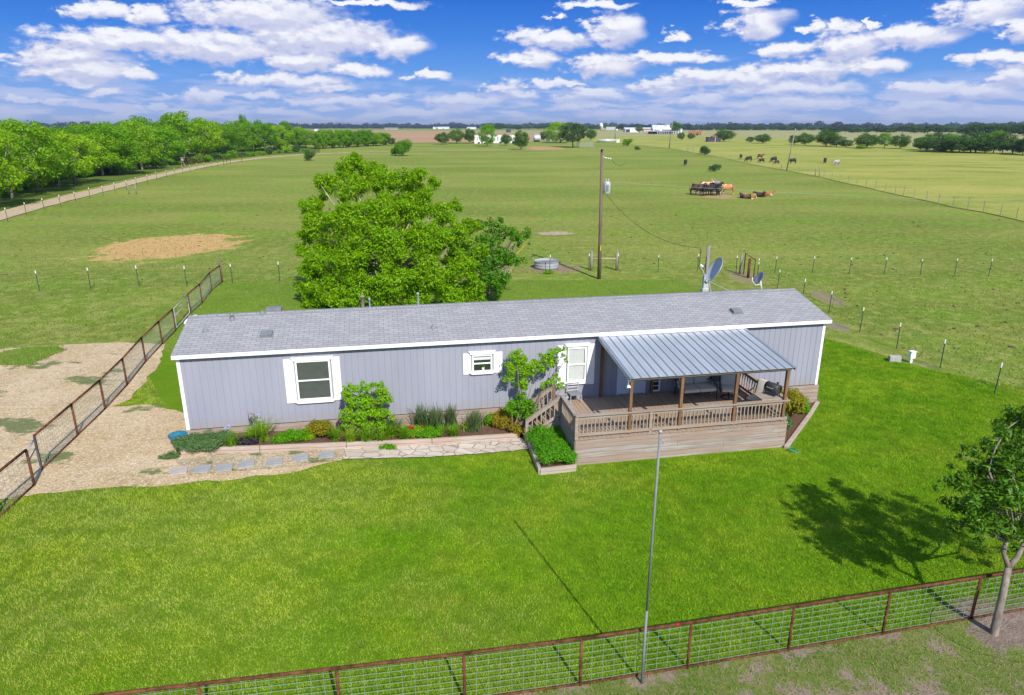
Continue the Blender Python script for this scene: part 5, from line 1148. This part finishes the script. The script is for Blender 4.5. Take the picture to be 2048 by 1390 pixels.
T3=[(1030,712,.20),(1045,722,.22),(1025,735,.22),(1050,742,.24),(1020,755,.18),(1045,765,.22),(1062,732,.18),(1075,728,.17),(1090,718,.18),(1105,708,.16),(1118,702,.12),(1130,698,.07),(1128,712,.08),(1100,728,.15),(1085,738,.14),(1132,722,.06),(1038,775,.14),(1108,725,.10),
   (1105,765,.16),(1120,772,.13),(1090,772,.14),(1112,755,.12)]
o=bush('small_tree','small bright green tree leaning against the wall between the small window and the porch window',W3(10.4,-.55,zb),vcl(T3,-.62,10.4,zb),'leaf_bush',.085,780,44,.42,'tree',12)
cl=[]; rr=random.Random(77)
for i in range(80):
    _x=rr.uniform(.06,1.0); cl.append((_x,rr.uniform(-1.86,.02),rr.uniform(.14,.34)+.16*(1-abs(_x-.5)*2)*1.0,rr.uniform(.14,.2)))
bush('planter_bush','dense bright green bush filling the corner planter by the stairs',W3(10.39,-1.55,gh(10.5,-3)+.12),cl,'leaf_planter',.075,1100,45,.25,upw=.8)
bush('nandina_bush','green bush with red orange tips in the triangular bed by the porch',W3(19.45,-1.25,gh(19,-1)+.06),[(x,y,z+.05,r) for x,y,z,r in dome(0,.52,.40,.95,60,13,.19)],'leaf_gold',.085,800,46,stems=8)
bush('nandina_bush','greener low branches of planting at the back of the triangular bed',W3(20.3,-.75,gh(19,-1)+.06),dome(0,.35,.3,.45,16,14,.17),'leaf_bush',.08,800,47)
bush('ivy_clump','dark glossy low plant against the right porch railing',W3(18.75,-1.95,gh(19,-1)+.06),dome(0,.22,.55,.5,34,15,.16),'leaf_rose',.07,1000,48)
# weeds at the path edge
bush('weed_clump','tuft of weeds growing over the edge of the flagstone path',W3(6.0,-1.36,gh(6,-1.3)+.05),dome(0,.28,.10,.08,8,16,.08),'leaf_bush',.05,1500,49,stems=0)
# ------------------------------------------------------------------ field shrubs
def fbush(u,v,w,h,label,mat='leaf_wood2',seed=1,name='field_bush'):
    p=G(u,v); rr=random.Random(seed); s=w/2; cl=[(rr.uniform(-1,1)*s*.7,rr.uniform(-1,1)*s*.6,h*rr.uniform(.3,.75),h*.28) for _ in range(12)]
    rng=np.random.default_rng(seed); o=empty(name,p,0,label,'bush'); C,N=clumps_leaves(cl,60 if h>1.5 else 200,rng,.3 if h>1.5 else .14); mobj('foliage',leafmesh('foliage',C,N,.34 if h>1.5 else .15,rng),mat,o)
    mb=MB()
    for c in cl[:6]: mb.tube([(0,0,0),c[:3]],[.05,.015],4,False)
    mb.build('stems','bark',o)
rq=random.Random(31)
for i in range(34):
    s_=i/33; u=10+s_*600; v=396-95*s_**.62+rq.uniform(0,2)
    fbush(u,v,rq.uniform(2.5,5),rq.uniform(1.2,2.6),'low undergrowth bush at the foot of the roadside trees',['leaf_wood2','leaf_wood','leaf_far'][i%3],200+i)
for o_ in [x for x in COL.objects if x.get('label')=='low undergrowth bush at the foot of the roadside trees']: o_['group']='undergrowth along the foot of the roadside trees'
fbush(805,312,5.5,5.6,'tall scraggly bush on reddish dirt at the far side of the pasture',seed=61); fbush(791,311,3.0,2.8,'low companion bush left of the tall scraggly one',seed=62)
fbush(620,322,2.4,3.0,'thin scraggly sapling left of the big tree, by the road fence','leaf_far',63)
fbush(1255,292,4.5,3.6,'small round bush in the far fence line left of the pole','leaf_wood2',64); fbush(1410,310,3.2,3.2,'ragged little bush on the long pasture fence','leaf_far',65)
fbush(1428,343,3.0,1.6,'small dry weed tuft in the pasture behind the cattle','leaf_far',66); fbush(1275,300,2.5,1.5,'low weed tuft near the foot of the distant pole','leaf_far',67)
fbush(1890,305,5,2.0,'low weedy patch in the right part of the hay field','leaf_wood2',68)
fbush(1005+1024-1030,585,.1,.1,'tiny weed behind the home','leaf_far',69) if False else None
p=G(1098,548); bush('weed_clump','tall grass tuft at the front of the stock tank',p,dome(0,.3,.1,.2,8,17,.14),'leaf_wood2',.14,300,70,stems=0)
# ------------------------------------------------------------------ cattle
def cowmat(name,base,patch=None,th=.5,sc=1.6):
    m,t,b=newmat(name); v=vec(t)
    if patch: n=noise(t,v,sc,2); lk(t,mix(t,smap(t,n,th,th+.05),base,patch),b.inputs['Base Color'])
    else: n=noise(t,v,5,3); lk(t,mix(t,n,tuple(x*.7 for x in base),tuple(x*1.3 for x in base)),b.inputs['Base Color'])
    b.inputs['Roughness'].default_value=.7; M[name]=m; return name
cowmat('cow_black',(.018,.016,.016)); cowmat('cow_brown',(.13,.05,.025)); cowmat('cow_darkbrown',(.055,.028,.02)); cowmat('cow_tan',(.50,.22,.07),(.75,.66,.56),.52); cowmat('cow_pied',(.025,.022,.022),(.7,.66,.6),.56); cowmat('cow_grey',(.36,.36,.38)); cowmat('cow_red',(.30,.11,.035),(.75,.68,.6),.60)
def cow(label,u,v,heading,pose='stand',mat='cow_black',s=1.,horns=False,group=None,off=(0,0)):
    p=G(u,v)+Vector((off[0],off[1],0)); o=empty('cow',p,R(heading),label,'cow',group,s*(1.08 if pose!='lie' else .82))
    if pose=='lie': dz=-.62
    else: dz=0
    g_=pose=='graze'
    vs=[(-.15,0,.98+dz,.38,.43),(-.66,0,1.04+dz,.31,.36),(.35,0,.99+dz,.35,.43),(.70,0,1.05+dz,.25,.34)]
    ed=[(0,1),(0,2),(2,3)]
    def add(v_,e): vs.append(v_); ed.append((e,len(vs)-1)); return len(vs)-1
    if g_: n1=add((.98,0,.82,.15,.19),3); n2=add((1.18,0,.46,.115,.13),n1); add((1.32,0,.16,.07,.07),n2); hd=(1.18,.46)
    else: n1=add((.98,.0,1.32+dz,.15,.19),3); n2=add((1.20,.02,1.46+dz,.115,.13),n1); add((1.50,.04,1.28+dz,.07,.075),n2); hd=(1.2,1.5+dz)
    for sy in (-1,1):
        if pose!='lie':
            a=add((-.66,sy*.19,.80,.14,.16),1); b=add((-.78,sy*.19,.46,.065,.075),a); c=add((-.72,sy*.19,.12,.045,.05),b); add((-.70,sy*.19,.0,.055,.06),c)
            a=add((.52,sy*.18,.74,.12,.13),2); b=add((.56,sy*.18,.42,.06,.065),a); c=add((.55,sy*.18,.12,.042,.045),b); add((.56,sy*.18,.0,.052,.055),c)
        else:
            a=add((-.55,sy*.32,.22,.13,.14),1); b=add((-.15,sy*.40,.09,.06,.07),a); add((-.40,sy*.44,.06,.05,.05),b)
            a=add((.62,sy*.26,.16,.09,.1),3); add((.90,sy*.24,.07,.055,.055),a)
    me=bpy.data.meshes.new('cow_body'); me.from_pydata([q[:3] for q in vs],ed,[]); me.materials.append(M[mat])
    bo=bpy.data.objects.new('body',me); COL.objects.link(bo); bo.parent=o
    md=bo.modifiers.new('skin','SKIN'); md.use_smooth_shade=True
    if not me.skin_vertices: me.skin_vertices.new() if hasattr(me.skin_vertices,'new') else None
    if me.skin_vertices:
        for i,q in enumerate(vs): me.skin_vertices[0].data[i].radius=(q[3],q[4]); me.skin_vertices[0].data[i].use_root=(i==0)
    sb=bo.modifiers.new('sub','SUBSURF'); sb.levels=1; sb.render_levels=1
    k=MB(); k.tube([(-.88,0,1.25+dz),(-.98,.02,1.0+dz),(-.97,.03,.55 if pose!='lie' else .2)],[.03,.022,.035],6); k.build('tail',mat,o,True)
    for sy in (-1,1): MB().prism([(0,0),(.07,.02),(.02,.16),(-.05,.14)],-.012,.012,Matrix.Translation((hd[0]-.05,sy*.08,hd[1]+.04))@Matrix.Rotation(PI if sy<0 else 0,4,'X')).build('ear',mat,o)
    if horns:
        for sy in (-1,1): MB().tube([(hd[0],sy*.06,hd[1]+.08),(hd[0]-.02,sy*.32,hd[1]+.12),(hd[0]+.03,sy*.55,hd[1]+.38)],[.04,.03,.01],6).build('horn','cap' ,o,True)
hb=G(1431,383); o=empty('hay_bale',hb,R(70),'large round grey hay bale with cattle crowding around it','hay bale')
M['bale']=simple('weathered_hay',(.22,.22,.21),.95,var=.35,scale=6,bmp=.4); m_=Matrix.Translation((0,0,.80))@Matrix.Rotation(PI/2,4,'Y')
MB().lathe([(0,-.7),(.55,-.72),(.78,-.68),(.82,-.3),(.80,.2),(.80,.66),(.6,.72),(0,.7)],28,M_=m_).build('bale','bale',o,True)
k=MB()
for x in np.linspace(-.62,.62,8): k.tube([(x,.825*math.cos(a),.80+.825*math.sin(a)) for a in np.linspace(0,2*PI,25)],.012,4,False)
k.build('net_wrap','wire',o)
cow('black cow at the left end of the cattle group around the hay bale',1392,389,4,mat='cow_darkbrown')
cow('dark brown cow second from the left in the group at the bale',1403,391,-12,mat='cow_darkbrown')
cow('black cow in the middle of the group, head toward the bale',1415,392,20,mat='cow_black')
cow('big black bull right in front of the hay bale',1428,390,28,mat='cow_black',s=1.1)
cow('black and white cow pressed against the right of the bale',1437,391,70,mat='cow_pied')
cow('tan longhorn cow behind the black cattle, horns raised above them',1408,384,8,mat='cow_tan',horns=True)
cow('orange and white cow standing right of the hay bale, facing it',1455,389,184,mat='cow_tan')
cow('black cow lying down, leftmost of the resting cattle',1486,396,100,'lie','cow_pied',.9)
cow('brown calf lying next to the black resting cow',1495,397,170,'lie','cow_brown',.9)
cow('tan and white calf lying in the middle of the resting cattle',1508,398,60,'lie','cow_tan',.9)
cow('dark brown cow lying down with head raised, fourth of the resting cattle',1522,394,150,'lie','cow_darkbrown',1)
cow('red brown cow with white face lying at the right of the resting cattle',1534,392,10,'lie','cow_red',1.05)
cow('lone black cow grazing inside the green pasture, seen from behind',1370,331,85,'graze','cow_black',.95)
cow('small black cow at the left end of the herd beyond the pasture fence',1481,318,80,'graze','cow_black',.9)
cow('big black cow grazing leftward just past the pasture fence',1497,324,200,'graze','cow_black',1.02)
cow('reddish cow standing behind the grazing herd beyond the fence',1520,318,10,'stand','cow_brown',.95)
cow('small black cow standing below the reddish one beyond the fence',1523,326,190,'graze','cow_black',.8)
cow('black cow grazing with a calf at its side beyond the fence',1547,325,205,'graze','cow_black',1.02)
cow('dark calf standing beside the grazing black cow beyond the fence',1553,329,185,'graze','cow_darkbrown',.7)
cow('black cow grazing just right of the leaning pole',1585,328,185,'graze','cow_black',.95)
cow('black cow grazing alone far to the right of the leaning pole',1649,327,70,'graze','cow_black',.95)
cow('whitish grey cow, rightmost of the herd beyond the fence',1673,331,200,'graze','cow_grey',.95)
# ------------------------------------------------------------------ far buildings and vehicles
def bx(name,label,cat,u0,u1,vb,vt,depth,kind='box',wall='white',roof='galvroof',rise=.3,doors=(),over=.4):
    p=G(u0,vb); q=G(u1,vb); d=math.hypot(p.x,p.y); L=(q-p).length; x,f,dd=ray((u0+u1)/2,vt); y=(p.y+q.y)/2; top=H+dd*y/f-p.z; top=max(1.5,top)
    ang=math.atan2(q.y-p.y,q.x-p.x); o=empty(name,p,ang,label,cat)
    hw_=top*(1-rise) if kind=='gable' else top
    MB().box(0,L,0,depth,-.3,hw_).build('wall',wall,o)
    if kind=='gable':
        k=MB(); k.prism([(-over,hw_-.1),(depth+over,hw_-.1),(depth/2,top)],-over,L+over,Matrix(((0,0,1,0),(1,0,0,0),(0,1,0,0),(0,0,0,1)))); k.build('roof',roof,o)
    else: MB().box(-.15,L+.15,-.15,depth+.15,hw_,hw_+.2).build('roof',roof,o)
    for (a,b,z0,z1,mt) in doors: MB().box(L*a,L*b,-.06,-.01,hw_*z0,hw_*z1).build('door' if z0<.05 else 'window',mt,o)
    return o,L,hw_,top
M['galvroof']=simple('pale_metal_roof',(.62,.65,.70),.5,var=.06,scale=.5); M['redroof']=simple('rusty_red_roof',(.32,.12,.08),.7,var=.2,scale=.6); M['tanwall']=simple('tan_wall',(.55,.46,.36),.8,var=.08,scale=.5)
M['darkwin']=simple('dark_opening',(.03,.035,.04),.4); M['tarp']=simple('dark_tarp',(.05,.055,.075),.6,var=.3,scale=.8); M['greenmetal']=simple('dark_green_metal',(.06,.10,.09),.6,var=.15)
def trailer(label,u0,u1,vb,vt):
    o,L,hh,top=bx('cargo_trailer',label,'trailer',u0,u1,vb,vt,3.2,'box','white','white',doors=[(.38,.46,.3,.85,'darkwin'),(.70,.80,.5,.8,'darkwin')])
    for a in (.62,.72): 
        MB().lathe([(0,-.15),(.45,-.15),(.45,.15),(0,.15)],14,M_=Matrix.Translation((L*a,-.1,.35))@Matrix.Rotation(PI/2,4,'X')).build('wheel','dark',o,True)
    MB().tube([(0,1.5,.6),(-1.6,1.5,.5)],.12,6).build('tow_bar','dark',o)
trailer('white box trailer at the left end of the row behind the trees',949,962,287,271); trailer('white box trailer seen through the tall tree, second in the row',966,983,286,271); trailer('long white trailer in the middle of the row',987,1008,286,271); trailer('white trailer at the right end of the row',1017,1031,286,271)
o,L,hh,top=bx('farmhouse','large white two storey farmhouse with twin gables and wide porch roof on the horizon','house',1306,1346,268,250,16,'gable','white','galvroof',.45)
k=MB(); k.prism([(-.0,hh-.3),(L*.44,hh-.3),(L*.22,top+.3)],-3,10,Matrix(((1,0,0,L*.46),(0,0,1,0),(0,1,0,0),(0,0,0,1)))); k.build('gable','white',o)
k=MB(); k.prism([(0,hh-.3),(L*.3,hh-.3),(L*.15,top-.3)],-2,10,Matrix(((1,0,0,L*.08),(0,0,1,0),(0,1,0,0),(0,0,0,1)))); k.build('gable','white',o)
for a in (.13,.60): 
    k=MB(); s0=L*(.30 if a<.3 else .44); k.bar((L*(a-.05),-3.2,hh-.4),(L*(a-.05)+s0/2,-3.2,top+.2),.3,.9); k.build('gable_trim','galvroof',o)
MB().box(-L*.35,L*1.15,-9,-.1,hh*.55,hh*.62).build('porch_roof','galvroof',o); MB().box(-L*.3,L*.15,-7,-6.8,0,hh*.55).build('porch_screen','darkwin',o)
for i in range(9): MB().box(L*(.15+i*.11),L*(.15+i*.11)+.3,-8.7,-8.4,0,hh*.55).build('porch_post','white',o)
for i in range(4): MB().box(L*(.55+i*.1),L*(.55+i*.1)+1.5,-.1,-.02,hh*.2,hh*.5).build('window','darkwin',o)
bx('shed','small white gabled shed right of the farmhouse','shed',1356,1364,266,257,6,'gable','white','galvroof',.35,[(.3,.6,0,.7,'darkwin')])
bx('metal_barn','long low metal barn left of the farmhouse','barn',1250,1285,264,255,14,'gable','ltgrey','galvroof',.35,[(.05,.25,0,.8,'darkwin'),(.6,.9,0,.7,'white')])
bx('open_barn','open fronted barn with reddish interior beside the farmhouse','barn',1286,1303,263,255,12,'gable','redroof','galvroof',.3,[(.1,.9,0,.6,'tanwall')])
bx('white_storage','white container standing in front of the long metal barn','container',1260,1278,264.5,258,5,'box','white','white')
bx('white_storage','big pale box container left of the far white lamp pole','container',1212,1231,260,254,6,'box','ltgrey','white')
bx('red_shed','small red roofed shed left of the pale container','shed',1203,1212,259,255,8,'gable','tanwall','redroof',.4)
p=G(1202,259); o=empty('silo',p,0,'small white silo on the horizon left of the red roofed shed','silo'); s_=math.hypot(p.x,p.y)/F; MB().lathe([(0,0),(3.6*s_,0),(3.6*s_,9*s_),(2.6*s_,11*s_),(0,11.8*s_)],16).build('tower','white',o,True); MB().lathe([(3.7*s_,9*s_),(3.7*s_,9.5*s_)],16).build('band','galv',o)
bx('green_shed','small dark green shed behind the white trailers','shed',1012,1022,265,258,6,'gable','greenmetal','greenmetal',.25,[(.2,.5,0,.7,'darkwin')])
bx('far_house','long low dark roofed house on the horizon, left of centre','house',769,796,259,255,12,'gable','tanwall','greym',.5,[(.3,.35,.2,.7,'darkwin')])
bx('far_house','bright white low building on the horizon with a small water tower behind','building',866,898,258,253.5,14,'gable','white','galvroof',.5,[(.2,.3,0,.7,'darkwin'),(.6,.66,0,.7,'darkwin')])
bx('far_house','small pale house on the horizon behind the low tree row','house',629,635,262,258,8,'gable','white','galvroof',.4)
bx('far_house','white building on the horizon half hidden by the tall bright tree','building',934,952,258,254,14,'gable','white','galvroof',.45)
p=G(874,258); o=empty('water_tower',p,0,'flat topped dark water tower on the horizon','water tower'); s_=math.hypot(p.x,p.y)/F; MB().lathe([(0,8*s_),(3.2*s_,8.4*s_),(3.2*s_,9.6*s_),(0,10.2*s_)],14).build('tank','greym',o,True); k=MB()
for a in range(4): k.tube([(2*s_*math.cos(a*PI/2+.7),2*s_*math.sin(a*PI/2+.7),0),(1.6*s_*math.cos(a*PI/2+.7),1.6*s_*math.sin(a*PI/2+.7),8.4*s_)],.1*s_,4)
k.build('legs','greym',o)
p=G(1066,284); o=empty('round_tank',p,R(8),'short silver cylindrical tank lying in the far yard right of the trailers','tank'); s_=math.hypot(p.x,p.y)/F
MB().lathe([(0,0),(5*s_,.3),(6*s_,1),(6*s_,13*s_),(5*s_,14*s_),(0,14.4*s_)],20,M_=Matrix.Translation((0,0,7.5*s_))@Matrix.Rotation(PI/2,4,'Y')).build('tank','ltgrey',o,True); MB().box(2*s_,12*s_,-4*s_,4*s_,0,2.5*s_).build('cradle','dark',o)
def carr(label,u,vb,w,name='parked_car',mat='dark'):
    p=G(u,vb); s_=math.hypot(p.x,p.y)/F*w/4.6; o=empty(name,p,0,label,'car'); 
    Mx=Matrix(((s_,0,0,-2.3*s_),(0,0,s_,0),(0,s_,0,0),(0,0,0,1))); 
    MB().prism([(0,.35),(4.6,.35),(4.6,.85),(4.2,1.0),(3.5,1.05),(3.0,1.5),(1.4,1.5),(.8,1.0),(0,.95)],-.9,.9,Mx).build('body',mat,o,bevel=.02)
    MB().prism([(1.0,1.03),(3.35,1.03),(2.93,1.44),(1.5,1.44)],-.92,.92,Mx).build('windows','lens',o)
    for x in (.9,3.7):
        for y in (-.8,.8): MB().lathe([(0,-.1),(.34,-.1),(.34,.1),(0,.1)],14,M_=Mx@Matrix.Translation((x,.34,y))).build('wheel','dark',o,True)
carr('small dark car parked left of the broad oak in the far yard',1110,283,10)
bx('grey_bin','small green grey utility bin left of the dark car','bin',1093,1100,283,277,2,'box','greenmetal','greenmetal')
p=G(1194,284.5); q=G(1231,284.5); o=empty('culvert_pipe',p,math.atan2((q-p).y,(q-p).x),'long pale grey cylindrical tank lying in the far field','tank'); L=(q-p).length; s_=math.hypot(p.x,p.y)/F
MB().lathe([(0,0),(3*s_,0),(3*s_,L),(0,L)],16,M_=Matrix.Translation((0,0,3*s_))@Matrix.Rotation(PI/2,4,'Y')).build('tank','ltgrey',o,True)
for a in (.2,.5,.8): MB().box(L*a-.3,L*a+.3,-3.1*s_,3.1*s_,0,1.6*s_).build('support','greym',o)
bx('white_box','small white box standing at the right end of the long grey tank','box',1233,1239,285,280,2,'box','white','white')
o,L,hh,top=bx('field_shelter','dark flat roofed livestock shelter in the field beside a broad tree','shelter',1415,1441,284,275,6,'box','tarp','tarp'); MB().box(L*.55,L*.6,-.3,-.1,0,hh*1.05).build('post','ltgrey',o); MB().box(L*.35,L*.75,1,4,hh+.2,hh+.9).build('roof_load','redroof',o)
p=G(1388,271); o=empty('hay_rake',p,0,'red farm implement with raised arms parked right of the farmhouse','farm machine'); s_=math.hypot(p.x,p.y)/F; k=MB()
for i in range(6): x=(-11+i*4.2)*s_; k.tube([(x,0,0),(x+4*s_,0,8*s_+((i*37)%3)*s_)],.6*s_,5); k.tube([(x+3*s_,0,1*s_),(x,0,7*s_)],.5*s_,5)
k.tube([(-11*s_,0,3*s_),(12*s_,0,4*s_)],.7*s_,5); k.build('frame','red',o)
for x in (-7,6): MB().lathe([(0,-.6*s_),(2*s_,-.6*s_),(2*s_,.6*s_),(0,.6*s_)],12,M_=Matrix.Translation((x*s_,0,2*s_))@Matrix.Rotation(PI/2,4,'X')).build('wheel','dark',o,True)
# rusty pen by the road, pen frame, cattle guard gate
o=empty('cattle_pen',G(372,330),R(12),'rusty metal pen panels at the edge of the roadside trees','pen'); pe=G(414,324)-G(372,330); k=MB(); o.rotation_euler=(0,0,0)
for a in np.linspace(0,1,7): MB().tube([tuple(pe*a),tuple(pe*a+Vector((0,0,2.3)))],.06,5).build('post','rust',o)
for z in np.linspace(.4,2.2,6): k.tube([(0,0,z),tuple(pe+Vector((0,0,z)))],.035,4); k.tube([tuple(pe+Vector((0,0,z))),tuple(pe+Vector((-2,9,z)))],.035,4)
k.build('rail','rust',o)
o=empty('pipe_gateway',G(448,330),0,'open dark pipe frame with a long top bar beside the dirt road','gate frame'); pe=G(484,324)-G(448,330); k=MB()
for a in (0,.16,.34,1): MB().tube([tuple(pe*a),tuple(pe*a+Vector((0,0,2.2)))],.07,5).build('post','rust',o)
k.tube([(0,0,2.2),tuple(pe+Vector((0,0,2.2)))],.06,4); k.build('top_bar','rust',o)
o=empty('deer_feeder',G(367,334),0,'white legged stand with a dark box beside the rusty pen','feeder',sc=.52); k=MB()
for a in (-1,1): k.tube([(a*1.2,0,0),(0,0,3)],.09,5)
k.tube([(0,1.2,0),(0,0,3)],.09,5); k.build('legs','timber',o); MB().box(-.5,.5,-.5,.5,2.9,4.2).build('box','galv',o); MB().box(-.8,.8,-.8,.8,4.2,4.35).build('lid','timber',o)
o=empty('corral',G(1159,295),0,'grey corral panels standing behind the top of the tall utility pole','corral'); k=MB(); L=(G(1187,295)-G(1159,295)).length
for x in np.linspace(0,L,9): k.tube([(x,0,0),(x,0,2.2)],.09,4)
for z in np.linspace(.4,2.2,5): k.tube([(0,0,z),(L,0,z)],.07,4); k.tube([(L*.0,0,z),(-.5,12,z)],.07,4)
k.build('panel','galv',o)
M['polesteel']=simple('dull_pole_steel',(.20,.215,.225),.65,0,var=.12,scale=3)
# flagpole
p=G(1283,1369); o=empty('flagpole',p,0,'thin tall grey steel pole standing in front of the pipe fence','pole')
x,f,d=ray(1323,864); hp_=H+d*p.y/f-p.z
MB().tube([(0,0,-.1),(0,0,1.6)],.024,10).build('lower_section','polesteel',o,True); MB().tube([(0,0,1.6),(.01,0,hp_)],.021,10).build('upper_section','polesteel',o,True)
MB().lathe([(0,0),(.032,.01),(.032,.05),(0,.06)],12,(.01,0,hp_-.02)).build('cap','galv',o,True); MB().tube([(.03,-.03,hp_-.1),(.07,-.05,hp_-.14),(.05,-.04,hp_-.2)],.009,5).build('pulley','galv',o)
# ------------------------------------------------------------------ grass
def grass(name,label,poly,n,h,w,mat,seed,excl=(),dens_fade=None):
    rng=np.random.default_rng(seed); P_=np.array([(p[0],p[1]) for p in poly]); lo=P_.min(0); hi=P_.max(0)
    q=rng.uniform(lo,hi,size=(int(n*1.0*(hi[0]-lo[0])*(hi[1]-lo[1])),2)); q=q[inpoly(q,P_[:,0],P_[:,1])]
    # only where the camera side of the yard can show it
    dep=q[:,1]*CP-(0-H)*SP; keep=(np.abs(q[:,0])/dep*F<1700)&((-(-H)*CP+0*q[:,0]-0-0+q[:,1]*-SP*0)>-1e9); q=q[keep]
    for e in excl:
        E_=np.array([(p[0],p[1]) for p in e]); q=q[~inpoly(q,E_[:,0],E_[:,1])]
    if dens_fade: q=q[rng.random(len(q))<np.clip((dens_fade[1]-q[:,1])/(dens_fade[1]-dens_fade[0]),0,1)]
    m=len(q); z=g(q[:,0],q[:,1])+.015; th=rng.uniform(0,2*PI,m); hh=h*rng.uniform(.5,1.25,m); ln=rng.uniform(.2,1.25,m)*hh; la=rng.uniform(0,2*PI,m)
    c=np.stack([q[:,0],q[:,1],z],1); sd_=np.stack([np.cos(th),np.sin(th),0*th],1)*(w*.5); v=np.empty((m,3,3)); v[:,0]=c-sd_; v[:,1]=c+sd_; v[:,2]=c+np.stack([np.cos(la)*ln,np.sin(la)*ln,hh],1)
    o=mobj(name,quads(name,v.reshape(-1,3),m,3),mat); tag(o,label,'grass'); o['kind']='stuff'; return o
def bladem(name,c1,c2,c3,sc=.5,region=None):
    m,t,b=newmat(name); gm=nd(t,'ShaderNodeNewGeometry').outputs['Random Per Island']; v=vec(t); n=noise(t,v,sc,5,.6); n2=noise(t,v,sc*5,4,.6); n3=noise(t,v,sc*.25,3)
    c=mix(t,gm,c1,c2)
    if region:
        sx_=nd(t,'ShaderNodeSeparateXYZ'); lk(t,v,sx_.inputs[0]); nr=noise(t,v,.16,5,.65)
        e=mth(t,'ADD',mth(t,'MULTIPLY',sx_.outputs[0],-.018),nr); c=mix(t,mth(t,'MULTIPLY',smap(t,e,.42,.62),.72),c,region)
    c=mix(t,mth(t,'MULTIPLY',smap(t,n,.40,.68),.75),c,c3); c=mix(t,mth(t,'MULTIPLY',smap(t,n3,.5,.7),.5),c,c2); c=mix(t,mth(t,'MULTIPLY',smap(t,n2,.42,.66),.5),c,tuple(x*.5 for x in c1))
    c=mix(t,mth(t,'MULTIPLY',smap(t,gm,.93,.97,interp='LINEAR'),.6),c,(.42,.36,.16))
    lk(t,c,b.inputs['Base Color']); b.inputs['Roughness'].default_value=.6; b.inputs['Specular IOR Level'].default_value=.08
    tr=nd(t,'ShaderNodeBsdfTranslucent'); lk(t,c,tr.inputs[0]); ms=nd(t,'ShaderNodeMixShader'); ms.inputs[0].default_value=.35; lk(t,b.outputs[0],ms.inputs[1]); lk(t,tr.outputs[0],ms.inputs[2]); lk(t,ms.outputs[0],t.nodes['Material Output'].inputs[0]); M[name]=m
bladem('lawn_blades',(.09,.26,.004),(.31,.60,.010),(.48,.56,.04),.5,(.50,.50,.13)); bladem('verge_blades',(.12,.27,.02),(.32,.44,.07),(.54,.43,.22),1.6); bladem('rear_blades',(.21,.32,.05),(.30,.39,.07),(.36,.36,.15),.3)
grp=[(p.x,p.y) for p in gr]
house_poly=[hw(-.1,-.2),hw(21.6,-.2),hw(21.6,4.7),hw(-.1,4.7)]
porch_poly=[hw(10.25,-3.6),hw(11.4,-3.6),hw(11.4,-3.25),hw(18.3,-3.25),hw(20.5,-1.2),hw(21.5,-.1),hw(10.3,-.1)]
bed_poly=[hw(-.2,-1.3),hw(4.7,-1.3),hw(4.7,-2.0),hw(7,-2.06),hw(9.2,-2.02),hw(10.4,-1.95),hw(10.4,0),hw(-.2,0)]
fp_=[tuple(fr(-7.6)),tuple(fr(14)),(24,21),(16.6,27.5),(13,35.5),tuple(hw(21.8,5)),tuple(hw(21.8,-.1)),tuple(hw(-.1,-.1)),(-15,26.3),(-13.8,21.6),(-12.9,16.5),(-13.4,13.5)]
grass('lawn_grass','short bright green lawn grass in front of the home',fp_,1350,.058,.018,'lawn_blades',71,[grp,porch_poly,bed_poly,house_poly])
grass('verge_grass','sparse dull grass and weeds in front of the pipe fence',[tuple(fr(-7.6)),tuple(fr(12)),(26,4),(-14,4)],520,.075,.018,'verge_blades',72,[[G(u,v)[:2] for u,v in ((1950,1245),(2010,1230),(2120,1230),(2160,1300),(2050,1315),(1985,1285))]])
grass('weed_patch','ragged green weeds growing through the gravel at the left edge',organic(gp((-20,705),(60,694),(135,698),(120,716),(60,732),(10,735),(-30,738)),.12,8),260,.12,.03,'rear_blades',76)
grass('rear_grass','mown grass of the rear yard behind the home',rear_poly,150,.07,.03,'rear_blades',73,[house_poly])
pas=[(p.x,p.y) for p in gp((-60,600),(-60,470),(300,420),(900,400),(1500,400),(2100,470),(2150,850),(1990,790),(1600,598),(1470,548),(900,548),(440,572),(380,640),(330,680),(0,690))]
bladem('pasture_blades',(.22,.31,.06),(.36,.43,.10),(.24,.40,.04),.06)
grass('pasture_grass','coarse grazed grass of the near pasture',pas,16,.11,.06,'pasture_blades',74,(),(28,85))
# scattered dung and stones on the pasture (tiny, countless)
grass('strip_weeds','little weeds growing between the stepping stones',[hw(.2,-1.4),hw(4.6,-1.3),hw(4.6,-2.0),hw(.3,-2.5)],90,.07,.03,'rear_blades',77)
rng=np.random.default_rng(9); mb=MB()
for i in range(260):
    u=rng.uniform(0,2048); v=rng.uniform(330,700)
    if 340<u<1660 and v>545: continue
    if u<350 and v>560: continue
    p=G(u,v); 
    if u>1600 and v<440: continue
    s=rng.uniform(.05,.13); mb.lathe([(s,-.01),(s*.8,.05),(0,.07)],6,tuple(p),Matrix.Rotation(rng.uniform(0,6),4,'Z')@Matrix.Diagonal((1.5,.8,1,1)))
o=mb.build('cow_dung','soil'); tag(o,'scattered dark dung pats on the grazed pasture','dung'); o['kind']='stuff'

# ------------------------------------------------------------------ air
m=bpy.data.materials.new('haze_air'); m.use_nodes=True; t=m.node_tree; t.nodes.clear(); o_=nd(t,'ShaderNodeOutputMaterial'); pv=nd(t,'ShaderNodeVolumePrincipled'); pv.inputs['Color'].default_value=(.62,.74,.95,1); pv.inputs['Density'].default_value=HAZE; pv.inputs['Anisotropy'].default_value=.2; lk(t,pv.outputs[0],o_.inputs['Volume']); M['haze']=m
if HAZE>0:
    hz_=MB().box(-9500,9500,-9500,9500,-8,62).build('haze','haze'); hz_['kind']='stuff'; tag(hz_,'faint blue air thickening toward the horizon','haze')
